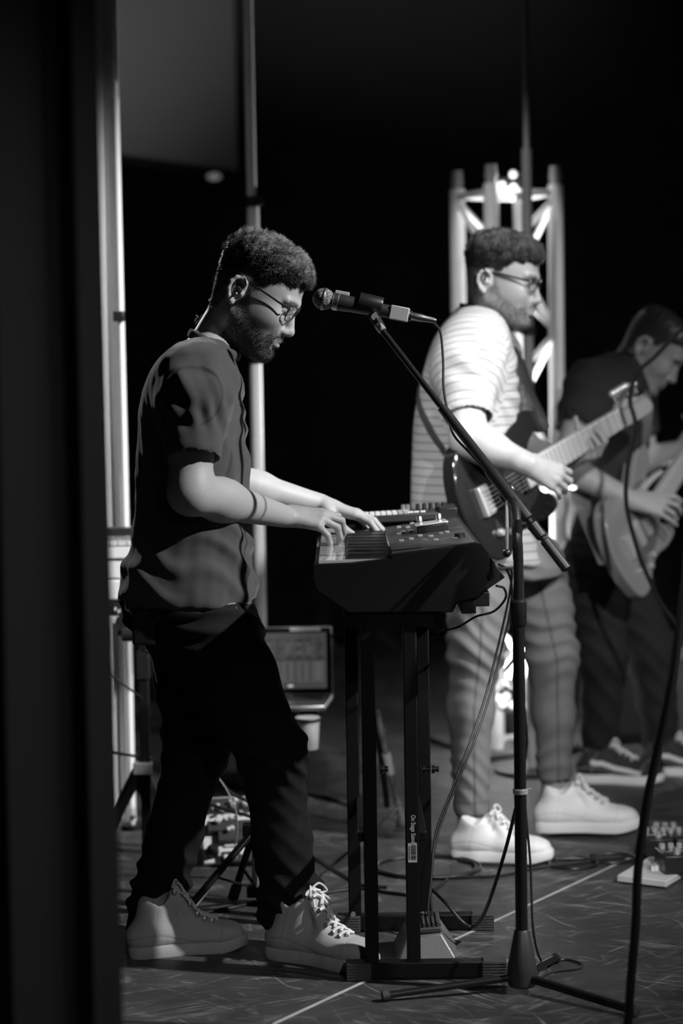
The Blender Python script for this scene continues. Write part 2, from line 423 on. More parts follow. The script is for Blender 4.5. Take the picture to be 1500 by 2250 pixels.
def drape_sheet(x0, x1, y, z0, z1, folds, amp, thick, seed, lean=0.0, nz=14, hem=0.0):
    """a hanging cloth: pleated in plan, with its own thickness"""
    rng = np.random.default_rng(seed); n = max(40, int(abs(x1 - x0) / 0.006)); u = np.linspace(0, 1, n)
    ph = np.cumsum(rng.uniform(0.6, 1.4, n)); ph = ph / ph[-1] * folds * 2 * math.pi
    am = amp * (0.7 + 0.5 * np.sin(u * 7 + seed) ** 2)
    V = []; 
    for j, t in enumerate(np.linspace(0, 1, nz)):
        z = z1 + (z0 - z1) * t; sp = 1 + 0.12 * t
        x = x0 + (x1 - x0) * u + 0.25 * am * np.sin(2 * ph + t * 0.6) + lean * (1 - t)
        yy = y + am * sp * np.sin(ph + 0.25 * math.sin(3 * t + seed)) + 0.004 * np.sin(t * 9 + u * 20)
        zz = np.full(n, z) + (hem * np.sin(ph * 1.7 + 1) * (t == 1) if hem else 0)
        V.append(np.stack([x, yy, zz], 1))
    V = np.array(V); B = V + np.array([0, thick, 0]); F = []
    idx = lambda s, j, i: (s * nz + j) * n + i
    for j in range(nz - 1):
        for i in range(n - 1):
            F.append((idx(0, j, i), idx(0, j + 1, i), idx(0, j + 1, i + 1), idx(0, j, i + 1))); F.append((idx(1, j, i), idx(1, j, i + 1), idx(1, j + 1, i + 1), idx(1, j + 1, i)))
        for i in (0, n - 1):
            q = (idx(0, j, i), idx(1, j, i), idx(1, j + 1, i), idx(0, j + 1, i)); F.append(q if i == 0 else q[::-1])
    for i in range(n - 1):
        F.append((idx(0, 0, i), idx(0, 0, i + 1), idx(1, 0, i + 1), idx(1, 0, i))); F.append((idx(0, nz - 1, i), idx(1, nz - 1, i), idx(1, nz - 1, i + 1), idx(0, nz - 1, i + 1)))
    return MB().add(np.concatenate([V.reshape(-1, 3), B.reshape(-1, 3)]), F)
wallm = mat('black_wall', 0.006, 0.9, 0, 0.2, 30)
o = MB().box((0.4, 10.05, 2.2), (8.4, 0.1, 4.5)).build('wall_back', wallm, smooth=False); tag(o, 'black painted back wall of the stage', 'wall', kind='structure')
o = MB().box((-3.85, 5.2, 2.2), (0.1, 9.6, 4.5)).build('wall_left', wallm, smooth=False); tag(o, 'black painted upstage wall', 'wall', kind='structure')

# foreground wing curtain
xr = P(236, 1100, 3.0)[0]
cur = drape_sheet(-1.25, xr, 3.0, 0.0, 3.0, 9, 0.05, 0.004, 3).build('stage_curtain', mat('charcoal_velour', 0.06, 0.95, 0, 0.2, 300, spec=0.1))
tag(cur, 'heavy charcoal wing curtain hanging in deep folds beside the stage', 'curtain')
# white lit drape behind it
wm = mat('white_cloth', 0.62, 0.9, 0, 0.15, 200, spec=0.1)
xa, xb = P(215, 1100, 5.95)[0], P(281, 1100, 5.95)[0]
dr = drape_sheet(xa - 0.02, xb, 5.95, 0.0, 3.2, 2, 0.016, 0.004, 5, hem=0.01).build('white_drape', wm)
tag(dr, 'white floor-length drape hanging behind the charcoal wing curtain', 'drape')
# slim pipe in front of the drape, ending in a tip
t = thing('drape_pipe', 'slim white pipe with black clamp standing against the white drape', 'pipe', loc=tuple(P(300, 1815, 5.85) * A(1, 1, 0)))
a = P(254, 215, 5.85); b = A(a[0], a[1], 0.012)
MB().cyl(b, a, 0.0085, n=12).build('pole', white_p, t)
MB().cyl(a, a + A(0, 0, 0.045), 0.006, n=10).cyl(a + A(0, 0, .03), a + A(0, 0, 0.036), 0.0075, n=10).build('tip', white_p, t)
c = P(264, 695, 5.85); MB().box((a[0] - .004, a[1] - 0.008, c[2]), (0.03, 0.03, 0.028)).build('clamp', plas, t, 0.003)
MB().cyl((b[0], b[1], 0), (b[0], b[1], 0.014), 0.03, n=24).build('base_plate', blk, t)

# upright pole behind the keyboard player
t = thing('backdrop_pole', 'pale upright backdrop pole with dark clamps behind the man in glasses at the keyboard', 'pole', loc=tuple(P(575, 1720, 6.5) * A(1, 1, 0)))
a = P(565, 1000, 6.5); polem = mat('pole_paint', 0.62, 0.5, var=0.06, vscale=3)
MB().cyl((a[0], a[1], 0.01), (a[0], a[1], P(0, 450, 6.5)[2]), 0.0185, n=20).build('lower_tube', polem, t)
MB().cyl((a[0] - .003, a[1], P(0, 450, 6.5)[2]), (a[0] - .003, a[1], 3.2), 0.0145, n=20).build('upper_tube', polem, t)
for py in (452, 795):
    z = P(0, py, 6.5)[2]; m = MB().cyl((a[0], a[1], z - .016), (a[0], a[1], z + .016), 0.024, n=18).box((a[0] + .022, a[1] - .006, z), (.022, .02, .02))
    m.build('clamp', blk, t)
MB().cyl((a[0], a[1], 0), (a[0], a[1], 0.012), 0.14, n=28).build('base_plate', blk, t)

# projection screen on the back wall, edge-on to the left
s0 = P(120, 332, 8.6); s1 = P(521, 379, 9.7); ax = nrm((s1 - s0) * A(1, 1, 0)); L = np.linalg.norm((s1 - s0)[:2]); az = A(0, 0, 1.0); zb = P(521, 379, 9.7)[2]
t = thing('projection_screen', 'dim grey projection screen hung high on the back wall', 'screen', loc=(s0[0], s0[1], zb))
nn = np.cross(ax, az)
MB().prism([(0, 0), (L, 0), (L, 1.6), (0, 1.6)], A(s0[0], s0[1], zb), ax, az, -nn, 0.03).build('panel', mat('screen_stray_glow', 0.06, 0.9, emit=0.005), t)  # faint emission stands in for stray light falling on the screen
MB().bar(A(s0[0], s0[1], zb - .01), A(s1[0], s1[1], zb - .01), .03, .03).build('bottom_bar', blk, t)
t = thing('wall_light', 'small dim oval lamp below the projection screen', 'lamp', loc=tuple(P(470, 390, 9.5)))
q = P(470, 388, 9.5); MB().ball(q, 0.03, 16, (1, .5, .5)).build('lamp_glass', mat('lamp_dim', 0.5, 0.3, emit=0.12), t)
MB().box(q + A(0.0, 0.035, 0), (0.09, 0.06, 0.05)).build('housing', blk, t, .004)

# ---------------------------------------------------------------- box truss with lamps
T0 = P(1118, 1100, 7.05); TH = P(0, 388, 7.05)[2]; ang = math.radians(24); HS = 0.118
trm = mat('truss_aluminium', 0.72, 0.5, 0.0, var=0.05)
t = thing('box_truss', 'upright aluminium box truss tower glowing behind the guitarist', 'truss', loc=(T0[0], T0[1], 0))
R = rotz(ang); cor = [T0 * A(1, 1, 0) + R @ A(sx * HS, sy * HS, 0) for sx, sy in ((-1, -1), (1, -1), (1, 1), (-1, 1))]
for q in cor:
    ch = MB().cyl(q + A(0, 0, .02), q + A(0, 0, TH - .06), 0.025, n=16).build('chord_tube', trm, t)
    MB().cyl(q + A(0, 0, TH - .06), q + A(0, 0, TH + .0), 0.019, n=14).cyl(q + A(0, 0, TH - .04), q + A(0, 0, TH - .025), 0.0215, n=14).build('coupler', mat('coupler_grey', 0.3, 0.4), ch)
for i in range(4):
    a, b = cor[i], cor[(i + 1) % 4]
    for z in (0.05, TH - 0.085):
        MB().cyl(a + A(0, 0, z), b + A(0, 0, z), 0.011, n=10).build('cross_bar', trm, t)
    nb = 9; zs = np.linspace(0.06, TH - 0.1, nb)
    for k in range(nb - 1):
        p, q = (a, b) if (k + i) % 2 else (b, a)
        MB().cyl(p + A(0, 0, zs[k]), q + A(0, 0, zs[k + 1]), 0.010, n=10).build('brace', trm, t)
MB().box((T0[0], T0[1], 0.01), (0.42, 0.42, 0.02), R).build('base_plate', mat('base_steel', 0.1, .5), t, .003)
bulb = mat('lit_bulb', 0.8, 0.3, emit=0.8)
def lamp_cluster(name, label, spots, Y, r, watt, box=True):
    t = thing(name, label, 'light', 'small lamps on the truss', loc=tuple(P(spots[0][0], spots[0][1], Y)))
    cen = np.mean([P(x, y, Y) for x, y in spots], 0)
    MB().box(cen + A(0.0, .03, 0), (.1, .02, .07)).build('back_plate', blk, t, .003)
    for x, y in spots:
        q = P(x, y, Y); b = MB().ball(q, r, 14).build('bulb', bulb, t); MB().cyl(q + A(0, .006, 0), q + A(0, .028, 0), r * .8, n=12).build('socket', blk, b)
    l = bpy.data.lights.new(name, 'POINT'); l.energy = watt; l.shadow_soft_size = 0.03; lo = bpy.data.objects.new('bulb_glow', l); COL.objects.link(lo); lo.location = cen - A(0, .07, 0)
lamp_cluster('truss_lamp', 'cluster of small round lamps near the top of the truss', [(1127, 383), (1102, 407), (1105, 425), (1128, 412), (1124, 432)], 6.98, 0.0135, .6)
lamp_cluster('floor_lamp', 'cluster of small round lamps between the guitarist\'s legs', [(1093, 1533), (1112, 1530), (1104, 1547), (1126, 1549)], 6.85, 0.0135, .25)
for (dx, dy, zz, up) in ((0.0, 0.0, 0.10, 1), ):
    t = thing('uplight', 'small black uplight can standing inside the truss tower', 'light', loc=(T0[0], T0[1], 0.02))
    MB().lathe((T0[0], T0[1], 0.0215), (0, 0, 1), [(0, .045), (.10, .05), (.10, .044), (.085, .04)], 20).build('can', blk, t)
    MB().cyl((T0[0], T0[1], 0.09), (T0[0], T0[1], 0.1), .04, n=18).build('lens', mat('uplight_lens', .8, .2, emit=4), t)
spot('uplight_beam', (T0[0], T0[1], 0.125), (T0[0], T0[1], 2.0), 450, 110, 0.4, 0.03)
# thin dark pole crossing the truss
t = thing('dark_pole', 'slim dark upright pole standing in front of the truss', 'pole', loc=tuple(P(1165, 1690, 6.6) * A(1, 1, 0)))
a = P(1157, 420, 6.6); MB().cyl((a[0], a[1], 0.01), (a[0], a[1], P(0, 345, 6.6)[2]), 0.0165, n=16).build('lower_tube', mat('pole_dark', .2, .5), t)
MB().cyl((a[0], a[1], P(0, 345, 6.6)[2]), (a[0], a[1], 3.2), 0.0105, n=14).build('upper_tube', mat('pole_dark', .2, .5), t)
z = P(0, 745, 6.6)[2]; MB().cyl((a[0], a[1], z - .012), (a[0], a[1], z + .012), 0.024, n=16).build('clamp', blk, t)
MB().cyl((a[0], a[1], 0), (a[0], a[1], 0.012), 0.12, n=24).build('base_plate', blk, t)
# ---------------------------------------------------------------- people
SKULL = [(.128, -.012, .030, .012), (.122, -.036, .060, .036), (.112, -.055, .083, .054), (.096, -.067, .100, .066), (.075, -.074, .111, .0735), (.05, -.077, .1165, .077), (.025, -.076, .1165, .0765),
         (.005, -.072, .110, .075), (-.015, -.066, .109, .0725), (-.035, -.057, .111, .070), (-.055, -.046, .111, .0665), (-.075, -.022, .109, .061), (-.092, .010, .107, .052), (-.106, .036, .103, .041), (-.118, .06, .09, .022)]
def hairline(x): return np.interp(x, [-.08, -.045, -.03, -.016, .018, .03, .05, .07, .095, .125], [-.062, -.06, -.045, .012, .028, .02, .045, .058, .066, .060])
def make_head(o, B, sc, neck_world, neck_r, h=0.0022, beard=0.9, hair_top=0.012, fade=1.0, buzz=False, brow=1.0, curls=0.0, seed=1):
    """head in its own frame (x forward, y to the left ear, z up, origin between the ear holes) -> world verts"""
    F = Field((-.13, -.115, -.21), (.165, .115, .15), h)
    F.loft([(z, a, b, -w_, w_) for z, a, b, w_ in SKULL], n=2.25, k=.012)
    nb = (B.T @ (np.asarray(neck_world) - o)) / sc
    F.rc((-.008, 0, -.03), nb, .047, neck_r / sc, k=.025)
    for sy in (-1, 1):
        F.rc((.012, sy * .058, -.05), (.085, sy * .02, -.104), .014, .016, k=.02)
        F.ell((.078, sy * .046, -.018), (.024, .015, .020), k=.03)                    # cheekbone
        F.ell((.112, sy * .033, .008), (.016, .019, .013), k=.014, sub=True)          # eye socket
        F.ell((.0945, sy * .032, .007), (.0125, .0135, .0115), k=.004)                # eyeball under a lid
        F.rc((.106, sy * .018, .0005), (.099, sy * .044, -.0035), .0022, .002, k=.003)  # lower lid fold
        F.rc((.112, sy * .012, .025), (.101, sy * .047, .027), .0085, .006, k=.012)   # brow
        F.ell((.1165, sy * .0115, -.0395), (.010, .0075, .0075), k=.006)              # nostril wing
        F.ell((.1185, sy * .0075, -.0475), (.005, .0035, .004), k=.003, sub=True)
        # ear: plate, rolled rim, hollow, tragus, lobe
        t = sy * .0725
        F.ell((-.002, t + sy * .006, .001), (.016, .0075, .027), R=roty(.2), k=.008)
        rim = [(.012, t + sy * .004, .012), (.010, t + sy * .010, .024), (0, t + sy * .014, .031), (-.012, t + sy * .017, .027), (-.019, t + sy * .019, .014), (-.018, t + sy * .019, -.002), (-.012, t + sy * .015, -.016), (-.003, t + sy * .010, -.026)]
        F.chain(rim, [.0035, .0042, .0045, .0047, .0047, .0044, .0045, .0055], k=.004)
        F.ell((-.001, t + sy * .012, .006), (.0095, .008, .013), R=roty(.2), k=.004, sub=True)
        F.ell((.0105, t + sy * .009, -.002), (.004, .005, .006), k=.004)
        F.ell((-.002, t + sy * .009, -.025), (.006, .0045, .007), k=.005)
        F.rc((-.010, t + sy * .0125, .016), (-.006, t + sy * .012, -.008), .0028, k=.003)
    F.rc((.107, 0, .018), (.1255, 0, -.031), .0075, .0098, k=.012); F.ell((.1275, 0, -.036), (.0095, .0095, .0085), k=.008)
    F.ell((.1105, 0, -.053), (.008, .018, .008), k=.01)
    F.chain([(.104, -.023, -.066), (.1135, -.008, -.0615), (.1145, 0, -.0625), (.1135, .008, -.0615), (.104, .023, -.066)], [.003, .0058, .0055, .0058, .003], k=.005)
    F.chain([(.103, -.021, -.0685), (.1115, -.009, -.0735), (.1125, 0, -.0745), (.1115, .009, -.0735), (.103, .021, -.0685)], [.003, .006, .0068, .006, .003], k=.005)
    F.rc((.1205, -.017, -.0680), (.1205, .017, -.0680), .0022, k=.004, sub=True)
    F.ell((.117, 0, -.085), (.010, .016, .006), k=.008, sub=True)
    F.ell((.096, 0, -.100), (.0165, .022, .0165), k=.016)
    V, Q = F.surf(2)
    if ((V[Q[:, 0]] * np.cross(V[Q[:, 1]], V[Q[:, 2]])).sum() < 0): Q = Q[:, ::-1]
    N = normals(V, Q); x, y, z = V.T; ay = np.abs(y)
    zl = hairline(x) + .004 * wob(V, 220, seed)
    earz = (np.abs(x + .002) < .021) & (np.abs(z - .002) < .036) & (ay > .074)
    hm = sstep(-.006, .010, z - zl) * (x < .121) * (~earz); hm = np.where((x < -.02) | (z > .02) | (x > .016), hm, hm * .6)
    top = sstep(.030, .100, z + .12 * np.clip(x, 0, .1) + .10 * np.clip(.065 - ay, -.02, .05))
    # beard area: sideburn, jaw, chin, moustache
    zmax = np.interp(x, [.0, .02, .04, .07, .09, .100, .112], [-.03, .03, -.022, -.045, -.056, -.044, -.042])
    bm = sstep(-.008, .016, zmax - z + .002 * wob(V, 300, 3)) * sstep(.0, .016, x + .15 * np.clip(-.06 - z, 0, 1)) * sstep(-.135, -.112, z)
    lip = np.exp(-((z + .0675) / .0085) ** 2) * (x > .1) * (ay < .024)
    und = np.exp(-((z + .0815) / .004) ** 2 - (ay - .012) ** 2 / 9e-5) * (x > .1)
    bm = bm * (1 - lip) * (1 - .5 * und) * (~earz)
    eb = np.exp(-((z - (.0265 + .1 * (ay - .03) - 6 * (ay - .03) ** 2)) / .0042) ** 2) * sstep(.010, .015, ay) * sstep(.056, .046, ay) * (x > .085)
    lash = np.exp(-((z - .0005 - .05 * (ay - .03)) / .0016) ** 2) * (np.abs(ay - .032) < .0145) * (x > .09)
    side = .5 + .5 * sstep(.02, .075, z + .1 * np.clip(x, 0, .1))
    tint = np.clip(np.maximum.reduce([hm * side * fade, bm * beard, eb * .85 * brow, lash * .8, lip * .25]), 0, 1)
    neckfuzz = .25 * sstep(-.13, -.09, z) * (x > .02)
    tint = np.maximum(tint, neckfuzz * beard * sstep(-.05, -.09, z))
    W = o + (V * sc) @ B.T; NW = N @ B.T
    out = dict(V=W, F=Q, tint=tint, bm=bm, hm=hm, top=top, N=NW, L=V)
    rng = np.random.default_rng(seed)
    # hair: raised cap over the scalp, then short strands
    th = hm * (.0015 + hair_top * top * (1 + .14 * wob(V, 150, 2) + .02 * wob(V, 500, 5) + curls * np.abs(wob(V, 190, 4))))
    fwd = B[:, 0]
    capV = W + NW * (th * sc)[:, None] + fwd * (sc * .002 * top * sstep(.05, .11, x) * hm)[:, None]
    keep = (hm > .25) & (top > .02) if not buzz else hm > .5; kf = keep[Q].all(1)
    used = np.unique(Q[kf]); mp = np.full(len(V), -1); mp[used] = np.arange(len(used))
    out['cap'] = (capV[used], mp[Q[kf]])
    if not buzz:
        m2 = hm > .35; idx = np.where(m2)[0]
        ln = (.0035 + .0095 * top[idx] * hm[idx]) * sc
        comb = fwd * 1.3 + np.outer(-np.sign(y[idx]) * .0, B[:, 1]) + np.outer(np.where(top[idx] < .3, -.5, .15), B[:, 2])
        comb = comb + .9 * np.stack([wob(V[idx], 170, q) for q in (1, 2, 3)], 1) + (.5 + curls) * np.stack([wob(V[idx], 420, q) for q in (3, 4, 5)], 1)
        out['strands'] = strands(capV[idx], NW[idx], ln, comb, 24000, .0007, rng, .25 + curls, w8=.25 + top[idx])
        i3 = np.where(bm > .35)[0]
        cb = np.tile(fwd * .3 - B[:, 2] * 1.0, (len(i3), 1))
        out['beard'] = strands(W[i3], NW[i3], np.full(len(i3), .0042 * sc) * (.5 + .9 * sstep(-.02, -.09, z[i3])), cb, 6000, .0005, rng, .3, w8=bm[i3] ** 2)
    return out
def hand(F, w_, d, n, s, curl, sc=1.0, spread=0.10, thumb=None, k=.006):
    """palm from four metacarpals, four fingers of three joints, thumb from the side of the palm. d towards fingers, n out of the back of the hand, s to the thumb side"""
    d = nrm(d); n = nrm(n - d * (np.dot(n, d))); s = nrm(s - d * np.dot(s, d) - n * np.dot(s, n))
    offs = [.029, .0095, -.010, -.028]; ml = [.088, .091, .086, .078]
    fl = [(.042, .026, .021), (.046, .029, .022), (.042, .027, .021), (.034, .020, .019)]; fr = [.0092, .0094, .0088, .0077]
    w_ = np.asarray(w_, float); tips = []
    F.rc(w_ - d * .02 * sc, w_ + d * .03 * sc, .026 * sc, .027 * sc, k=.015, flat=(n, .74))
    for i in range(4):
        kn = w_ + (d * ml[i] + s * offs[i] + n * (.004 - 8 * offs[i] ** 2)) * sc
        F.rc(w_ + (d * .02 + s * offs[i] * .55) * sc, kn - n * .002 * sc, .0165 * sc, .0118 * sc, k=.010)
        p = kn; a = 0
        for j in range(3):
            a += curl[i][j]; dr = nrm(d * math.cos(a) - n * math.sin(a) + s * spread * (offs[i] / .03) * (1 if j == 0 else .4))
            q = p + dr * fl[i][j] * sc; r0 = fr[i] * (1 - .08 * j) * sc
            F.rc(p, q, r0 * 1.04, r0 * (.93 if j < 2 else .78), k=.0035 if j else .006); p = q
        tips.append(p)
    tb = thumb or [(.45, .75, -.35), (.75, .45, -.35), (.85, .15, -.4)]
    p = w_ + (d * .018 + s * .022 - n * .006) * sc; ls = [.046, .034, .028]; rs = [.0145, .0108, .0095]
    for j in range(3):
        dr = nrm(d * tb[j][0] + s * tb[j][1] + n * tb[j][2]); q = p + dr * ls[j] * sc
        F.rc(p, q, rs[j] * sc, (rs[j + 1] if j < 2 else .0075) * sc, k=.01 if j == 0 else .004); p = q
    return tips
def fix(V, Q):
    c = V.mean(0); 
    return Q if (((V[Q[:, 0]] - c) * np.cross(V[Q[:, 1]] - c, V[Q[:, 2]] - c)).sum() > 0) else Q[:, ::-1]
def clothing(name, F, m, parent, disp=None, attrs=None, smooth=2):
    V, Q = F.surf(smooth); Q = fix(V, Q); N = normals(V, Q)
    if disp is not None:
        V = V + N * disp(V, N)[:, None]
    at = {k_: f(V, normals(V, Q)) for k_, f in (attrs or {}).items()}
    return put(name, qmesh(name, V, Q, at), m, parent)
def rows_px(rows, Y, n=None):
    """(py, x left px, x right px, half depth) -> loft rows in world z"""
    out = []
    for py, xl, xr, hy in rows:
        a, b = P(xl, py, Y), P(xr, py, Y); out.append(((a[2] + b[2]) / 2, a[0], b[0], Y - hy, Y + hy))
    return out
def bbox(pts, m):
    p = np.array(pts); return p.min(0) - m, p.max(0) + m

# sneakers --------------------------------------------------------
def sneaker(parent, heel, toe, upper_m, sole_m, lace_m, high=0.0, L=.285, lift=0.0, stripe=None, pitch=0.0, tongue=True):
    """heel, toe: floor points; local x heel->toe, z up"""
    ax = nrm((toe - heel) * A(1, 1, 0)); B = np.stack([ax, np.cross(A(0, 0, 1), ax), A(0, 0, 1)], 1) @ roty(pitch); s = L / .285; o = np.asarray(heel, float) * A(1, 1, 0) + A(0, 0, lift)
    W = lambda p: o + (np.asarray(p, float) * s) @ B.T
    xs = [0, .012, .04, .08, .13, .18, .215, .25, .272, .285]; hw = [.012, .028, .036, .035, .035, .043, .0455, .040, .028, .010]
    side = lambda x: np.interp(x, xs, hw)
    ul = np.linspace(0, 1, 26); px = .285 * (0.5 - 0.5 * np.cos(ul * math.pi)); pw = np.interp(px, xs, hw); pw[0] = .0; pw[-1] = 0
    bend = lambda x: .010 * np.sin(np.clip(x / .285, 0, 1) * math.pi)
    out = np.concatenate([np.stack([px, pw + .004 * (pw > 0) + bend(px)], 1), np.stack([px, -pw - .004 * (pw > 0) + bend(px)], 1)[::-1][1:-1]])
    m = MB(); ly = [(-.0, 1.0), (.006, 1.03), (.022, 1.03), (.028, .99)]; n = len(out); vs = []; fs = []
    for z, k in ly:
        q = out.copy(); q[:, 0] = .142 + (q[:, 0] - .142) * (1 + (k - 1) * .6) ; q[:, 1] = bend(q[:, 0]) + (q[:, 1] - bend(q[:, 0])) * k
        zz = z + (.012 * sstep(.215, .285, q[:, 0])) * (1 if z < .02 else .8)
        vs.append(np.stack([q[:, 0], q[:, 1], zz], 1))
    for j in range(len(ly) - 1):
        for i in range(n): fs.append((j * n + i, j * n + (i + 1) % n, (j + 1) * n + (i + 1) % n, (j + 1) * n + i))
    fs.append(tuple(range(n))); fs.append(tuple((len(ly) - 1) * n + i for i in range(n)))
    m.add(W(np.concatenate(vs)), fs)
    t = thing('sneaker', None, None); del_keys = None
    t.location = tuple(heel * A(1, 1, 0)); t.parent = parent; t.matrix_parent_inverse = Matrix.Translation(-parent.location)
    def part(nm, me, mm, par=None):
        p_ = par or t
        if mm is not None: me.materials.append(mm)
        ob = bpy.data.objects.new(nm, me); link(ob); ob.parent = p_; ob.matrix_parent_inverse = Matrix.Translation(-Vector(t.location)) if p_ is t else Matrix.Identity(4); return ob
    part('sole', m.mesh('sole'), sole_m)
    F = Field((-.02, -.075, .015), (.31, .085, .21), .003)
    top = lambda x: np.interp(x, [0, .03, .08, .115, .15, .19, .225, .26, .285], [.075, .082, .088, .092, .083, .066, .054, .047, .038])
    for x0, x1 in zip(np.linspace(.02, .255, 16)[:-1], np.linspace(.02, .255, 16)[1:]):
        for sy in (-1, 1):
            a_ = A(x0, bend(x0) + sy * side(x0) * .52, .04); b_ = A(x1, bend(x1) + sy * side(x1) * .52, .04)
            F.rc(a_, b_, side(x0) * .47, side(x1) * .47, k=.012)
        F.rc(A(x0, bend(x0), top(x0) * .62), A(x1, bend(x1), top(x1) * .62), min(top(x0) * .40, side(x0) * .8), min(top(x1) * .40, side(x1) * .8), k=.022)
        F.rc(A(x0, bend(x0), .034), A(x1, bend(x1), .034), side(x0) * .6, side(x1) * .6, k=.015)
    zc = .085 + high
    F.rc(A(.05, .004, .06), A(.052 + high * .25, .004, zc), .037, .036, k=.02)
    F.rc(A(.09, .006, .06), A(.085 + high * .2, .005, zc + .004), .033, .030, k=.02)
    if tongue: F.rc(A(.15, .008, .08), A(.108 + high * .3, .006, zc + .028), .018, .012, k=.012, flat=(A(0, 1, 0), 1.6))
    F.rc(A(.065 + high * .2, .004, zc - .02), A(.06 + high * .2, .004, zc + .06), .030, .032, k=.006, sub=True)
    F.cut((0, 0, .0185), (0, 0, -1))
    V, Q = F.surf(1); Q = fix(V, Q); Nn = normals(V, Q)
    x, y, z = V.T; yy = y - bend(x); sw = np.zeros(len(V))
    # stitched seams as shallow grooves
    def groove(f, wd=.0016): return np.exp(-(f / wd) ** 2)
    g = groove(z - (.034 + .10 * np.clip(.22 - x, 0, .1) + .01 * np.sin(x * 30))) * (x < .2) + groove(x - (.21 + .35 * (z - .03))) * (np.abs(yy) > .01) + groove(x - (.045 + .2 * z)) * (z > .03) * .8
    V = V - Nn * (.0012 * g)[:, None]
    at = g * .35
    if stripe is not None: at = np.maximum(at, stripe(x, yy, z))
    part('upper', qmesh('upper', W(V), Q, {'tint': np.clip(at, 0, 1)}), upper_m)
    m = MB()
    Lv = V
    def sz(x, y, up=.002):
        m_ = (np.abs(Lv[:, 0] - x) < .006) & (np.abs(Lv[:, 1] - y) < .006); return (Lv[m_, 2].max() if m_.any() else .08) + up
    me_ = {-1: MB(), 1: MB()}
    nl = 6 if high > .02 else 5
    for i in range(nl):
        x = .105 + .017 * i - (high * .10 if i == 0 else 0); hwid = .024; zz = np.interp(x, [.085, .105, .13, .16, .19, .205], [.108 + high * .5, .104, .094, .083, .071, .066]) + .004
        for sg in (-1, 1):
            x0 = x + .012
            ps = [A(x0 - .004, bend(x) + sg * hwid, sz(x0 - .004, bend(x) + sg * hwid, .0)), A(x0, bend(x) + sg * .012, sz(x0, bend(x) + sg * .012, .003)), A(x0 + .006, bend(x), sz(x0 + .006, bend(x), .004)), A(x0 + .012, bend(x) - sg * .013, sz(x0 + .012, bend(x) - sg * .013, .002))]
            m.tube(W(spline(ps, 4)), .0042 * s, 6)
            c_ = ps[0]; me_[sg].tube(W(np.array([c_ + A(.0045 * math.cos(q), sg * .001, .0045 * math.sin(q) - .001) for q in np.linspace(0, 6.28, 10, endpoint=False)])), .0013 * s, 5, closed=True)
    # bow
    xb = .112 - high * .1; zb = sz(xb, bend(xb), .004)
    for sg in (-1, 1):
        ps = [A(xb, bend(xb), zb), A(xb + .012, bend(xb) + sg * .018, zb + .012), A(xb + .022, bend(xb) + sg * .034, zb - .006), A(xb + .012, bend(xb) + sg * .022, zb - .010), A(xb, bend(xb), zb)]
        m.tube(W(spline(ps, 5)), .0026 * s, 6)
        m.tube(W(spline([A(xb, bend(xb), zb), A(xb + .02, bend(xb) + sg * .02, zb - .012), A(xb + .035, bend(xb) + sg * .036, zb - .03)], 5)), .0024 * s, 6)
    part('laces', m.mesh('laces'), lace_m); [part('eyelet_row', me_[q].mesh('eyelet_row'), alu) for q in (-1, 1)]
    return t
def glasses(parent, o, B, sc, rim_m, rim_r=.0014, temple_r=.0022, lw=.0245, lh=.018, yc=.032, z0=.004, xf=.124):
    Wd = lambda p: o + (np.asarray(p, float) * sc) @ B.T
    g = thing('glasses', None, None, loc=tuple(Wd(A(xf, 0, z0)))); g.parent = parent; g.matrix_parent_inverse = Matrix.Translation(-parent.location)
    def part(nm, mb, mm):
        me = mb.mesh(nm); me.materials.append(mm); ob = bpy.data.objects.new(nm, me); link(ob); ob.parent = g; ob.matrix_parent_inverse = Matrix.Translation(-Vector(g.location)); return ob
    for sy in (-1, 1):
        th = np.linspace(0, 2 * math.pi, 28, endpoint=False)
        yy = yc + lw * np.sign(np.cos(th)) * np.abs(np.cos(th)) ** .8; zz = z0 + lh * np.sign(np.sin(th)) * np.abs(np.sin(th)) ** .85
        pts = np.stack([xf - .18 * (yy - .01) ** 1 * (yy > .01) - .12 * (z0 + lh - zz), sy * yy, zz], 1)
        part('rim', MB().tube(Wd(pts), rim_r * sc, 8, closed=True), rim_m)
        c = pts.mean(0); n = len(pts); part('lens', MB().add(np.concatenate([Wd(pts), Wd(pts - A(.0012, 0, 0))]), [tuple(range(n)), tuple(range(2 * n - 1, n - 1, -1))] + [(i, (i + 1) % n, n + (i + 1) % n, n + i) for i in range(n)]), lensg)
        hx = pts[np.argmax(sy * pts[:, 1])]
        tp = [A(hx[0], sy * .0575, z0 + lh * .55), A(hx[0] - .008, sy * .066, z0 + lh * .6), A(.05, sy * .0785, z0 + lh * .75 + .006), A(.012, sy * .0795, .027), A(-.006, sy * .081, .030), A(-.02, sy * .080, .018)]
        part('temple', MB().tube(Wd(spline(tp, 6)), temple_r * sc, 8, flat=(B[:, 2], .55)), rim_m)
        part('nose_pad', MB().ball(Wd(A(xf - .008, sy * .0095, -.004)), .0035 * sc, 8, (.5, .5, 1)), mat('clear_pad', .5, .2))
    part('bridge', MB().tube(Wd(spline([A(xf - .003, -.0095, z0 + .006), A(xf + .001, 0, z0 + .009), A(xf - .003, .0095, z0 + .006)], 5)), rim_r * sc, 8), rim_m)
    return g
skin = attr_mat('skin', 0.36, 0.035, rough=.5, bump=.12, bscale=420, noise=.45, nscale=420, spec=.35)
hairm = mat('dark_hair', 0.03, 0.42, spec=.5)
